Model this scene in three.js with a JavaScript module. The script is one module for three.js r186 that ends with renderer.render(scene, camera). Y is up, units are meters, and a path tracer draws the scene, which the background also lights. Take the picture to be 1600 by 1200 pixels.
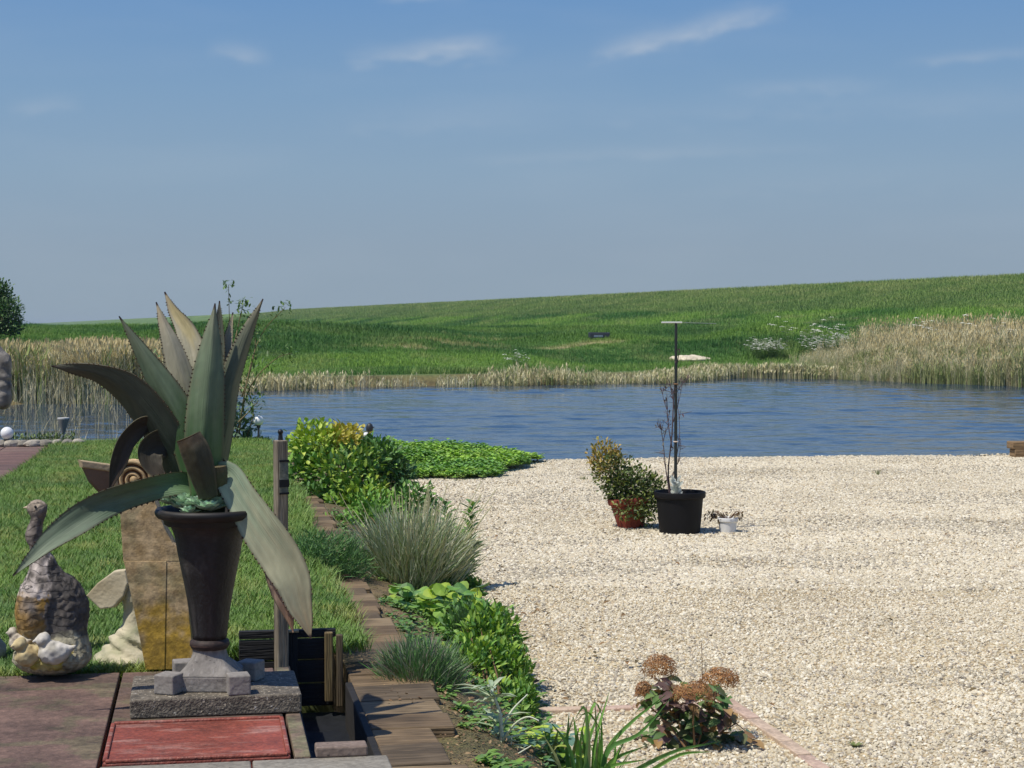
import * as THREE from 'three';
import { MarchingCubes } from 'three/addons/objects/MarchingCubes.js';
import { RoundedBoxGeometry } from 'three/addons/geometries/RoundedBoxGeometry.js';
import { mergeGeometries, mergeVertices } from 'three/addons/utils/BufferGeometryUtils.js';
import { ImprovedNoise } from 'three/addons/math/ImprovedNoise.js';

// ---------------------------------------------------------------- camera, sky, sun, exposure
const scene = new THREE.Scene();
const FOV = 24.6, YAW = 9.9 * Math.PI / 180, EYE = 1.65;
const FPX = 600 / Math.tan(FOV / 2 * Math.PI / 180), PITCH = Math.atan(90 / FPX);
const camera = new THREE.PerspectiveCamera(FOV, 4 / 3, 0.1, 8000);
camera.position.set(0, EYE, 0);
camera.rotation.order = 'YXZ';
camera.rotation.set(-PITCH, -YAW, 0);
scene.add(camera);
const renderer = new THREE.WebGLRenderer({ antialias: true });
renderer.toneMapping = THREE.LinearToneMapping;
renderer.toneMappingExposure = 1.0;
renderer.shadowMap.enabled = true;

const SUNDIR = new THREE.Vector3(-0.42, 0.86, 0.2).normalize();
const sun = new THREE.DirectionalLight(new THREE.Color(1, 0.94, 0.84), 4.0);
sun.position.copy(SUNDIR).multiplyScalar(60).add(new THREE.Vector3(2, 0, -14));
sun.target.position.set(2, 0, -14);
sun.castShadow = true;
sun.shadow.mapSize.set(4096, 4096);
sun.shadow.camera.left = -40; sun.shadow.camera.right = 40; sun.shadow.camera.top = 50; sun.shadow.camera.bottom = -50;
sun.shadow.camera.near = 1; sun.shadow.camera.far = 200;
scene.add(sun, sun.target);

// ---------------------------------------------------------------- small tools
const V = (x, y, z) => new THREE.Vector3(x, y, z);
function rng(seed) { let a = seed >>> 0; return () => { a = (a + 0x6D2B79F5) | 0; let t = Math.imul(a ^ (a >>> 15), 1 | a); t = (t + Math.imul(t ^ (t >>> 7), 61 | t)) ^ t; return ((t ^ (t >>> 14)) >>> 0) / 4294967296; }; }
const lerp = (a, b, t) => a + (b - a) * t, clamp = (x, a, b) => Math.min(b, Math.max(a, x));
const sstep = (a, b, x) => { const t = clamp((x - a) / (b - a), 0, 1); return t * t * (3 - 2 * t); };
const lin = (c) => { c /= 255; return c <= 0.04045 ? c / 12.92 : ((c + 0.055) / 1.055) ** 2.4; };
const S = (r, g, b) => [lin(r), lin(g), lin(b)];
const mixc = (a, b, t) => [lerp(a[0], b[0], t), lerp(a[1], b[1], t), lerp(a[2], b[2], t)];
const mulc = (a, k) => [a[0] * k, a[1] * k, a[2] * k];
const imp = new ImprovedNoise();
const noise = (x, y, z = 0.5) => imp.noise(x + 37.2, y + 11.7, z + 5.1);
function fbm(x, y, z = 0.5, n = 4) { let s = 0, a = 0.5, f = 1; for (let i = 0; i < n; i++) { s += a * noise(x * f, y * f, z * f + i * 7.3); a *= 0.5; f *= 2.03; } return s; }
// periodic value noise for textures that repeat
const hash2 = (x, y, s) => { let h = Math.imul(x, 374761393) ^ Math.imul(y, 668265263) ^ Math.imul(s, 2246822519); h = Math.imul(h ^ (h >>> 13), 1274126177); return ((h ^ (h >>> 16)) >>> 0) / 4294967296; };
function vn(x, y, px, py, s) { const xi = Math.floor(x), yi = Math.floor(y); let fx = x - xi, fy = y - yi; fx = fx * fx * (3 - 2 * fx); fy = fy * fy * (3 - 2 * fy); const w = (a, p) => ((a % p) + p) % p; const h = (i, j) => hash2(w(xi + i, px), w(yi + j, py), s); return lerp(lerp(h(0, 0), h(1, 0), fx), lerp(h(0, 1), h(1, 1), fx), fy); }
function tf(u, v, fx, fy, s, n = 4) { let r = 0, a = 0.5, t = 0; for (let i = 0; i < n; i++) { r += a * vn(u * fx, v * fy, fx, fy, s + i); t += a; a *= 0.55; fx *= 2; fy *= 2; } return r / t; }
function tex(size, fn, color, even = 0) {   // even: grey level to bring the mean to, for textures that only carry grain
  const d = new Uint8Array(size * size * 4);
  for (let y = 0; y < size; y++) for (let x = 0; x < size; x++) {
    const c = fn(x / size, y / size), k = (y * size + x) * 4;
    if (color) { d[k] = clamp(c[0], 0, 255); d[k + 1] = clamp(c[1], 0, 255); d[k + 2] = clamp(c[2], 0, 255); } else d[k] = d[k + 1] = d[k + 2] = clamp(c * 255, 0, 255);
    d[k + 3] = 255;
  }
  if (even) { let m = 0; for (let k = 1; k < d.length; k += 4) m += d[k]; m = even / (m / (d.length / 4)); for (let k = 0; k < d.length; k++) if (k % 4 < 3) d[k] = Math.min(255, d[k] * m); }
  const t = new THREE.DataTexture(d, size, size);
  t.wrapS = t.wrapT = THREE.RepeatWrapping; t.magFilter = THREE.LinearFilter; t.minFilter = THREE.LinearMipmapLinearFilter; t.generateMipmaps = true;
  if (color) t.colorSpace = THREE.SRGBColorSpace;
  t.needsUpdate = true;
  return t;
}
// from a sight line to a place: on a level y, or at a distance ahead
function ray(u, v) {
  const a = (u - 800) / FPX, b = (600 - v) / FPX, F = Math.cos(PITCH) + b * Math.sin(PITCH), U = -Math.sin(PITCH) + b * Math.cos(PITCH);
  return V(a * Math.cos(YAW) + F * Math.sin(YAW), U, -(F * Math.cos(YAW) - a * Math.sin(YAW)));
}
const onY = (u, v, y) => { const r = ray(u, v); return r.multiplyScalar((y - EYE) / r.y).add(V(0, EYE, 0)); };
const at = (u, v, D) => { const r = ray(u, v); const F = r.x * Math.sin(YAW) - r.z * Math.cos(YAW); return r.multiplyScalar(D / F).add(V(0, EYE, 0)); };
const RIGHT = V(Math.cos(YAW), 0, Math.sin(YAW)), FWD = V(Math.sin(YAW), 0, -Math.cos(YAW));

class MB {
  constructor() { this.p = []; this.c = []; this.i = []; }
  v(x, y, z, c) { this.p.push(x, y, z); this.c.push(c[0], c[1], c[2]); return this.p.length / 3 - 1; }
  vv(q, c) { return this.v(q.x, q.y, q.z, c); }
  t(a, b, c) { this.i.push(a, b, c); }
  q(a, b, c, d) { this.i.push(a, b, c, a, c, d); }
  leaf(pos, dir, nrm, len, wid, c, fold = 0.15, curl = 0.1) {
    const d = dir.clone().normalize(), s = V().crossVectors(d, nrm).normalize(), n = V().crossVectors(s, d);
    const P = (t, k, h) => pos.clone().addScaledVector(d, t * len).addScaledVector(s, k * wid / 2).addScaledVector(n, h * wid - curl * len * t * t);
    const b = this.vv(P(0, 0, 0), c), l1 = this.vv(P(0.32, -0.9, fold), c), m1 = this.vv(P(0.34, 0, 0), mulc(c, 1.12)), r1 = this.vv(P(0.32, 0.9, fold), c), l2 = this.vv(P(0.68, -0.75, fold), c), m2 = this.vv(P(0.7, 0, 0), mulc(c, 1.12)), r2 = this.vv(P(0.68, 0.75, fold), c), e = this.vv(P(1, 0, 0.02), c);
    this.t(b, m1, l1); this.t(b, r1, m1); this.q(l1, m1, m2, l2); this.q(m1, r1, r2, m2); this.t(l2, m2, e); this.t(m2, r2, e);
  }
  blade(pos, dir, bend, len, wid, c, segs = 3, c2 = c) {
    const d = dir.clone().normalize(), s = V().crossVectors(d, bend.lengthSq() > 1e-9 ? bend : V(1, 0, 0.3)).normalize(); let last = null;
    for (let k = 0; k <= segs; k++) {
      const t = k / segs, w = wid / 2 * (k === segs ? 0.06 : Math.min(1, 0.55 + t * 1.6) * (1 - t * t * 0.75)), m = pos.clone().addScaledVector(d, len * t).addScaledVector(bend, len * t * t), cc = mixc(c, c2, t);
      const a = this.vv(m.clone().addScaledVector(s, -w), cc), b = this.vv(m.clone().addScaledVector(s, w), cc);
      if (last) this.q(last[0], last[1], b, a); last = [a, b];
    }
  }
  tube(pts, r0, r1, c, sides = 5, c2 = c) {
    let last = null; const n = pts.length - 1;
    for (let k = 0; k <= n; k++) {
      const T = pts[Math.min(n, k + 1)].clone().sub(pts[Math.max(0, k - 1)]).normalize(), A = V().crossVectors(T, Math.abs(T.y) > 0.9 ? V(1, 0, 0) : V(0, 1, 0)).normalize(), B = V().crossVectors(T, A), r = lerp(r0, r1, k / n), ring = [], cc = mixc(c, c2, k / n);
      for (let j = 0; j < sides; j++) { const w = j / sides * 6.2832; ring.push(this.vv(pts[k].clone().addScaledVector(A, Math.cos(w) * r).addScaledVector(B, Math.sin(w) * r), cc)); }
      if (last) for (let j = 0; j < sides; j++) this.q(last[j], last[(j + 1) % sides], ring[(j + 1) % sides], ring[j]);
      last = ring;
    }
  }
  geo() {
    const g = new THREE.BufferGeometry();
    g.setAttribute('position', new THREE.Float32BufferAttribute(this.p, 3)); g.setAttribute('color', new THREE.Float32BufferAttribute(this.c, 3));
    g.setIndex(this.i); g.computeVertexNormals(); return g;
  }
}
function uvM(g, ox = 0, oy = 0) {   // uv in metres, from the plane each point faces
  const p = g.attributes.position, n = g.attributes.normal, uv = new Float32Array(p.count * 2);
  for (let i = 0; i < p.count; i++) {
    const ax = Math.abs(n.getX(i)), ay = Math.abs(n.getY(i)), az = Math.abs(n.getZ(i)), x = p.getX(i), y = p.getY(i), z = p.getZ(i);
    const [a, b] = ay >= ax && ay >= az ? [x, z] : ax >= az ? [z, y] : [x, y];
    uv[2 * i] = a + ox; uv[2 * i + 1] = b + oy;
  }
  g.setAttribute('uv', new THREE.BufferAttribute(uv, 2)); return g;
}
const rbox = (w, h, d, r = 0.004, seg = 2) => uvM(new RoundedBoxGeometry(w, h, d, seg, Math.min(r, w / 2.01, h / 2.01, d / 2.01)), w * 3.7, d * 5.3);
// roughen a geometry by noise along its normals
function rough(g, amp, f, seed = 0) {
  const p = g.attributes.position, n = g.attributes.normal;
  for (let i = 0; i < p.count; i++) { const x = p.getX(i), y = p.getY(i), z = p.getZ(i), k = amp * fbm(x * f + seed, y * f, z * f, 3) * 1.6; p.setXYZ(i, x + n.getX(i) * k, y + n.getY(i) * k, z + n.getZ(i) * k); }
  g.computeVertexNormals(); return g;
}
function paint(g, fn) {
  const p = g.attributes.position, c = new Float32Array(p.count * 3);
  for (let i = 0; i < p.count; i++) { const r = fn(p.getX(i), p.getY(i), p.getZ(i)); c[3 * i] = r[0]; c[3 * i + 1] = r[1]; c[3 * i + 2] = r[2]; }
  g.setAttribute('color', new THREE.BufferAttribute(c, 3)); return g;
}
function sdf(fn, c, h, res) {   // mesh of a distance field in a cube of half side h round c
  const mc = new MarchingCubes(res, new THREE.MeshStandardMaterial(), false, false, 90000), hs = res / 2; mc.isolation = 0;
  for (let k = 0; k < res; k++) for (let j = 0; j < res; j++) for (let i = 0; i < res; i++) mc.field[i + j * res + k * res * res] = -fn((i - hs) / hs * h + c.x, (j - hs) / hs * h + c.y, (k - hs) / hs * h + c.z);
  mc.update();
  let g = new THREE.BufferGeometry();
  const a = new Float32Array(mc.count * 3);
  for (let i = 0; i < mc.count; i++) { a[3 * i] = mc.positionArray[3 * i] * h + c.x; a[3 * i + 1] = mc.positionArray[3 * i + 1] * h + c.y; a[3 * i + 2] = mc.positionArray[3 * i + 2] * h + c.z; }
  g.setAttribute('position', new THREE.BufferAttribute(a, 3)); g = mergeVertices(g, h / res * 0.02); g.computeVertexNormals(); return g;
}
const smin = (a, b, k) => { const h = clamp(0.5 + 0.5 * (b - a) / k, 0, 1); return lerp(b, a, h) - k * h * (1 - h); };
function cap(p, a, b, ra, rb) { const ba = [b[0] - a[0], b[1] - a[1], b[2] - a[2]], pa = [p[0] - a[0], p[1] - a[1], p[2] - a[2]], l = ba[0] ** 2 + ba[1] ** 2 + ba[2] ** 2, t = clamp((pa[0] * ba[0] + pa[1] * ba[1] + pa[2] * ba[2]) / l, 0, 1); return Math.hypot(pa[0] - ba[0] * t, pa[1] - ba[1] * t, pa[2] - ba[2] * t) - lerp(ra, rb, t); }
const ell = (p, c, r) => { const x = (p[0] - c[0]) / r[0], y = (p[1] - c[1]) / r[1], z = (p[2] - c[2]) / r[2]; return (Math.hypot(x, y, z) - 1) * Math.min(...r); };

const used = new Map();
function numbered(n) { const k = used.get(n) ?? 0; used.set(n, k + 1); return k ? n + '_' + String(k).padStart(3, '0') : n; }
function shade(o) { o.castShadow = o.receiveShadow = true; return o; }
function mesh(name, g, m, parent) { const o = shade(new THREE.Mesh(g, m)); o.name = parent ? name : numbered(name); (parent ?? scene).add(o); return o; }
function thing(name, label, category, p = V(0, 0, 0), group) { const o = new THREE.Group(); o.name = numbered(name); o.position.copy(p); o.userData = { label, category }; if (group) o.userData.group = group; scene.add(o); return o; }
function struct(name, g, m, label) { const o = mesh(name, g, m); o.userData = { kind: 'structure', label }; return o; }
function stuff(name, g, m, list, label, parent) {   // list of [matrix, colour]
  const o = shade(new THREE.InstancedMesh(g, m, list.length)), c = new THREE.Color();
  list.forEach(([mt, col], k) => { o.setMatrixAt(k, mt); if (col) o.setColorAt(k, c.setRGB(...col)); });
  o.name = parent ? name : numbered(name); o.userData = { kind: 'stuff' }; if (label) o.userData.label = label; (parent ?? scene).add(o); return o;
}
const M4 = (p, ry, s, rx = 0, rz = 0, sy = s) => new THREE.Matrix4().compose(p, new THREE.Quaternion().setFromEuler(new THREE.Euler(rx, ry, rz, 'YXZ')), V(s, sy, s));
const std = (o) => new THREE.MeshStandardMaterial({ roughness: 0.85, ...o });
const vcol = (o = {}) => std({ vertexColors: true, side: THREE.DoubleSide, ...o });
const leafy = (tr = 0.25, ro = 0.75) => new THREE.MeshPhysicalMaterial({ vertexColors: true, side: THREE.DoubleSide, roughness: ro, transmission: tr, thickness: 0 });

// ---------------------------------------------------------------- sky: clear air, paler towards the horizon, thin high wisps
{
  const W = 4096, H = 2048, d = new Float32Array(W * H * 4);
  const stops = [[0, S(146, 163, 177)], [2.5, S(144, 163, 181)], [5, S(139, 165, 189)], [7.5, S(127, 160, 193)], [10.5, S(110, 150, 195)], [18, S(82, 129, 187)], [35, S(62, 106, 176)], [60, S(48, 90, 162)], [90, S(42, 82, 152)]];
  const grad = (e) => { for (let k = 1; k < stops.length; k++) if (e <= stops[k][0]) return mixc(stops[k - 1][1], stops[k][1], (e - stops[k - 1][0]) / (stops[k][0] - stops[k - 1][0])); return stops.at(-1)[1]; };
  const az0 = Math.atan2(-Math.cos(YAW), Math.sin(YAW));
  const wisps = [];   // azimuth and height in degrees, half length, half thickness, tilt, strength
  const add = (u0, v0, u1, v1, th, k) => { const f = 180 / Math.PI / FPX; wisps.push([((u0 + u1) / 2 - 800) * f, (510 - (v0 + v1) / 2) * f, (u1 - u0) / 2 * f, th * f, -(v1 - v0) / (u1 - u0), k]); };
  add(530, 104, 815, 88, 17, 0.42); add(640, 88, 790, 72, 13, 0.3); add(920, 98, 1110, 62, 16, 0.5); add(1040, 70, 1230, 32, 17, 0.5); add(325, 95, 432, 103, 13, 0.35);
  add(1380, 118, 1620, 104, 9, 0.26); add(1100, 152, 1390, 146, 12, 0.2); add(30, 192, 150, 180, 14, 0.2); add(590, 10, 740, 2, 10, 0.3); add(900, 190, 1650, 180, 25, 0.1); add(700, 252, 1320, 240, 9, 0.13); add(480, 205, 900, 195, 30, 0.1); add(1050, 300, 1600, 290, 25, 0.06);
  const r = rng(5);
  for (let k = 0; k < 46; k++) wisps.push([18 + r() * 324, 5 + r() * 26, 2 + r() * 5, 0.25 + r() * 0.45, (r() - 0.3) * 0.25, 0.15 + r() * 0.3]);
  for (let y = 0; y < H; y++) {
    const e = ((y + 0.5) / H - 0.5) * 180, g = grad(Math.max(0, e)), er = e * Math.PI / 180;
    for (let x = 0; x < W; x++) {
      const a = ((x + 0.5) / W - 0.5) * 2 * Math.PI; let c = g;
      if (e > 0) {
        let az = (a - az0) * 180 / Math.PI; az = ((az + 180) % 360 + 360) % 360 - 180;
        let k = 0;
        if (e < 36) for (const w of wisps) {
          let dx = az - w[0]; if (dx > 180) dx -= 360; if (dx < -180) dx += 360; dx /= w[2]; if (dx < -1.3 || dx > 1.3) continue;
          let dy = (e - w[1] - w[4] * dx * w[2]) / w[3]; if (Math.abs(dy) > 3) continue;
          const n = fbm(az * 1.1 + w[0], e * 4 - az * w[4] * 4, 0.5, 3); dy += n * 1.1 - (1 - dx * dx) * 0.3; dx += n * 0.25;
          const lo = dy < 0 ? 2.2 : 0.9;   // sharp lower edge, feathered top
          k += w[5] * Math.exp(-dy * dy * lo) * Math.max(0, 1 - dx * dx) * clamp(0.85 + n * 0.9 + 0.2 * fbm(az * 5, e * 14, 2.5, 3), 0, 1.3);
        }
        k += Math.max(0, fbm(az * 0.12, e * 0.55, 9.1, 4)) * 0.16;
        c = mixc(g, S(192, 201, 211), clamp(k * 0.78, 0, 0.7));
        const cs = Math.cos(er) * Math.cos(a) * SUNDIR.x + Math.sin(er) * SUNDIR.y + Math.cos(er) * Math.sin(a) * SUNDIR.z;
        if (cs > 0.6) { const q = ((cs - 0.6) / 0.4) ** 4; c = [c[0] + q * 0.5, c[1] + q * 0.48, c[2] + q * 0.44]; }
      } else c = [0.05, 0.07, 0.04];
      const k = (y * W + x) * 4; d[k] = c[0]; d[k + 1] = c[1]; d[k + 2] = c[2]; d[k + 3] = 1;
    }
  }
  const t = new THREE.DataTexture(d, W, H, THREE.RGBAFormat, THREE.FloatType);
  t.mapping = THREE.EquirectangularReflectionMapping; t.magFilter = t.minFilter = THREE.LinearFilter; t.needsUpdate = true;
  scene.background = t; scene.environment = t;
}

// ---------------------------------------------------------------- textures
const TX = {};
TX.grain = tex(512, (u, v) => { const a = tf(u, v, 90, 90, 3, 3), b = tf(u, v, 6, 6, 8, 4); const s = vn(u * 160, v * 160, 160, 160, 4); const k = 190 * (0.72 + 0.3 * a + 0.34 * (b - 0.5)) + (s > 0.93 ? 45 : 0) - (s < 0.06 ? 50 : 0); return [k, k * 0.985, k * 0.96]; }, true, 225);
TX.grainB = tex(512, (u, v) => 0.6 * tf(u, v, 90, 90, 3, 3) + 0.4 * tf(u, v, 14, 14, 9, 4), false);
TX.wood = tex(512, (u, v) => { const w = tf(u, v, 3, 60, 11, 4), f = tf(u, v, 8, 200, 15, 2), b = tf(u, v, 4, 5, 17, 3); const k = 200 * (0.5 + 0.55 * w + 0.25 * (f - 0.5) + 0.35 * (b - 0.5)); return [k, k * 0.98, k * 0.95]; }, true, 222);
TX.woodB = tex(512, (u, v) => tf(u, v, 4, 110, 11, 4), false);
TX.ground = tex(512, (u, v) => { const a = tf(u, v, 40, 40, 33, 4), b = tf(u, v, 5, 5, 35, 3); const k = 200 * (0.55 + 0.5 * a + 0.3 * (b - 0.5)); return [k, k, k]; }, true, 228);
const tb = (t, r) => { const c = t.clone(); c.repeat.set(r, r); c.needsUpdate = true; return c; };

// ---------------------------------------------------------------- ground, pond and dike
const SHORE = [[-16, -20.3], [2.0, -20.3], [2.6, -21.2], [26, -21.2], [48, -24], [52, -40], [36, -48], [29.5, -51.5], [26.2, -56], [23.6, -63], [20.5, -66], [16.8, -61], [14.9, -60], [9, -58.6], [5, -57.4], [1.35, -55.4], [-2.2, -50], [-4.9, -45.8], [-9, -42], [-15, -38]];
function pondDist(x, z) {   // below zero on the water
  let d = 1e9, inside = false;
  for (let i = 0, j = SHORE.length - 1; i < SHORE.length; j = i++) {
    const [ax, az] = SHORE[i], [bx, bz] = SHORE[j], ex = bx - ax, ez = bz - az, t = clamp(((x - ax) * ex + (z - az) * ez) / (ex * ex + ez * ez), 0, 1);
    d = Math.min(d, Math.hypot(x - ax - ex * t, z - az - ez * t));
    if ((az > z) !== (bz > z) && x < (bx - ax) * (z - az) / (bz - az) + ax) inside = !inside;
  }
  return inside ? -d : d;
}
const WATER = -0.35;
const dikeS = (x, z) => 0.9924 * x - 0.1236 * z;
const MOUND = [[26.5, -80, 4.2, 1.05], [18.5, -82, 3.4, 0.6], [44, -86, 7, 0.5], [10, -80, 4.5, 0.35], [2, -84, 5, 0.35]];
function groundH(x, z) {
  if (z > -20.31 || (z > -21.21 && x > 2.3)) return -0.06;
  const near = z > -21.4, w = near ? 0 : noise(x * 0.25, z * 0.25) * 1.2, d = (x > -40 && x < 90 && z > -118 ? pondDist(x, z) : 40) + w;
  if (d < 0) return -0.35 + Math.max(-0.9, d * 0.5);
  if (near) return -0.06;
  const wv = d + noise(x * 0.06, z * 0.06, 3) * 3;
  let y = -0.35 + 0.34 * sstep(0, 1.4, d) + 0.5 * sstep(6, 11, wv) + 0.25 * sstep(11, 16, wv) + 0.68 * sstep(16, 26, wv) - 0.12 * sstep(12, 14, wv) * (1 - sstep(14, 16, wv));
  y += (noise(x * 0.16, z * 0.2, 1) * 0.3 + noise(x * 0.7, z * 0.7, 2) * 0.07) * sstep(4, 9, d);
  for (const [mx, mz, r, h] of MOUND) { const q = Math.hypot(x - mx, (z - mz) * 0.8) / r; if (q < 2.2) y += h * Math.exp(-q * q * 1.4); }
  return y;
}
const DN = 78.6;
function dikeH(x, z) {
  const s = dikeS(x, z), w = noise(x * 0.05, z * 0.02, 8) * 1.1;
  let y = s < DN ? lerp(0.75, 5.62, clamp((s - 44) / (DN - 44), 0, 1)) : s < DN + 3.5 ? 5.62 : 5.62 - (s - DN - 3.5) * 0.22;
  if (s < DN - 2) y += noise(x * 0.12, z * 0.06, 4) * 0.12 + w * 0.1;
  return y + noise(x * 0.4, z * 0.22, 6) * 0.05;
}
const surfH = (x, z) => Math.max(groundH(x, z), dikeS(x, z) > 44 && dikeS(x, z) < 95 ? dikeH(x, z) : -9);
function onLand(u, v) { const r = ray(u, v), F = r.x * Math.sin(YAW) - r.z * Math.cos(YAW); for (let D = 52; D < 600; D *= 1.002) { const x = r.x * D / F, z = r.z * D / F, y = EYE + r.y * D / F, h = surfH(x, z); if (y <= h) return V(x, h, z); } return at(u, v, 600); }
const G1 = S(104, 138, 54), G2 = S(66, 110, 38), G3 = S(126, 144, 70), SAND = S(176, 160, 118), EARTH = S(122, 108, 66);
const sandy = [[690, 536, 3.4, 0.9], [752, 532, 2.6, 0.6], [615, 541, 2.2, 0.5], [662, 545, 2.0, 0.5], [905, 540, 2.2, 0.6], [930, 536, 1.6, 0.5], [790, 543, 1.5, 0.5], [140, 540, 4, 1.2]].map(([u, v, rx, rz]) => [onLand(u, v), rx, rz]);
function landCol(x, z) {
  const n = fbm(x * 0.09, z * 0.09, 2, 4), m = fbm(x * 0.4, z * 0.25, 7, 3), d = x > -40 && x < 90 && z > -118 ? pondDist(x, z) : 40;
  let c = mixc(G1, G2, clamp(0.55 + n * 1.5, 0, 1)); c = mixc(c, G3, clamp(m * 1.2 - 0.05, 0, 0.8));
  if (d > -0.5 && d < 4) c = mixc(EARTH, c, sstep(0.6, 3.4, d + m));
  for (const [p, rx, rz] of sandy) { const q = Math.hypot((x - p.x) / rx, (z - p.z) / rz) + m * 1.2; if (q < 1.2) c = mixc(SAND, c, sstep(0.3, 1.2, q)); }
  if (d < -0.4) c = S(70, 62, 44);
  return c;
}
{
  const axis = (a, b, st, far) => { const o = []; let s = st, x = a; const neg = []; while (x > -far) { x -= s; s *= 1.35; neg.unshift(x); } for (x = a; x <= b; x += st) o.push(x); s = st; while (x < far) { o.push(x); s *= 1.35; x += s; } return [...neg, ...o]; };
  const xs = axis(-26, 62, 0.55, 3200), zs = axis(-126, -19, 0.55, 3200);
  // the level change at the near edge needs rows of its own
  for (const e of [-20.3, -20.32, -21.2, -21.22]) zs.push(e); zs.sort((a, b) => a - b);
  const P = [], C = [], I = [], nx = xs.length;
  for (const z of zs) for (const x of xs) { P.push(x, groundH(x, z), z); C.push(...(z > -19.5 ? S(104, 92, 66) : landCol(x, z))); }
  for (let j = 0; j < zs.length - 1; j++) for (let i = 0; i < nx - 1; i++) { const a = j * nx + i; I.push(a, a + nx, a + 1, a + 1, a + nx, a + nx + 1); }
  const g = new THREE.BufferGeometry(); g.setAttribute('position', new THREE.Float32BufferAttribute(P, 3)); g.setAttribute('color', new THREE.Float32BufferAttribute(C, 3)); g.setIndex(I); g.computeVertexNormals(); uvM(g);
  struct('ground', g, std({ vertexColors: true, roughness: 0.95, map: tb(TX.ground, 0.35) }), 'grassy uneven land round the pond and under the garden');
}
{
  const P = [], C = [], I = [], ss = [], ts = []; for (let s = 43; s < 122; s += s < 82 ? 0.9 : 6) ss.push(s);
  for (let t = -150; t < 2600; t += t < 40 ? 4 : t < 330 ? 1.6 : t * 0.03) ts.push(t);
  const dx = -0.1236, dz = -0.9924;
  for (const t of ts) for (const s of ss) { const x = 0.9924 * s + dx * t, z = -0.1236 * s + dz * t, y = s < 45 ? -0.2 : dikeH(x, z); P.push(x, y, z); const n = fbm(x * 0.07, z * 0.035, 3, 4), m = fbm(x * 0.3, z * 0.12, 4, 3), top = sstep(60, 76, s); let c = mixc(S(110, 140, 64), S(84, 118, 50), clamp(0.5 + n * 1.7, 0, 1)); c = mixc(c, S(124, 146, 82), clamp(m * 1.4 + 0.3 * top, 0, 0.75)); C.push(...c); }
  const n = ss.length; for (let j = 0; j < ts.length - 1; j++) for (let i = 0; i < n - 1; i++) { const a = j * n + i; I.push(a, a + 1, a + n, a + 1, a + n + 1, a + n); }
  const g = new THREE.BufferGeometry(); g.setAttribute('position', new THREE.Float32BufferAttribute(P, 3)); g.setAttribute('color', new THREE.Float32BufferAttribute(C, 3)); g.setIndex(I); g.computeVertexNormals(); uvM(g);
  struct('dike', g, std({ vertexColors: true, roughness: 0.95, map: tb(TX.ground, 0.2) }), 'long green grass dike rising behind the pond');
}
{ // pond: real ripples, finer ones as relief
  const P = [], I = [], xs = [], zs = []; for (let x = -24; x < 56; x += 0.2) xs.push(x); for (let z = -20.0; z > -70; z -= z > -40 ? 0.16 : 0.24) zs.push(z);
  for (const z of zs) for (const x of xs) {
    const gust = 0.55 + 0.6 * clamp(0.5 + 1.6 * noise(x * 0.05, z * 0.16, 2.2) + 0.7 * noise(x * 0.16, z * 0.4, 5.2), 0, 1.3), wx = x + 0.35 * z;
    P.push(x, WATER + gust * (0.034 * noise(wx * 0.55, z * 1.15, 1) + 0.021 * noise(wx * 1.3, z * 2.3, 4) + 0.011 * noise(x * 2.2, z * 3.2, 9)), z);
  }
  const n = xs.length; for (let j = 0; j < zs.length - 1; j++) for (let i = 0; i < n - 1; i++) { const a = j * n + i; I.push(a, a + 1, a + n, a + 1, a + n + 1, a + n); }
  const g = new THREE.BufferGeometry(); g.setAttribute('position', new THREE.Float32BufferAttribute(P, 3)); g.setIndex(I); g.computeVertexNormals(); uvM(g);
  const bump = tex(512, (u, v) => 0.5 * tf(u, v, 7, 12, 71, 4) + 0.5 * tf(u, v, 22, 30, 76, 3), false); bump.repeat.set(0.21, 0.21);
  struct('water', g, new THREE.MeshPhysicalMaterial({ color: new THREE.Color().setRGB(0.014, 0.036, 0.08), roughness: 0.1, ior: 1.33, bumpMap: bump, bumpScale: 0.02 }), 'rippled blue pond water');
}

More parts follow.
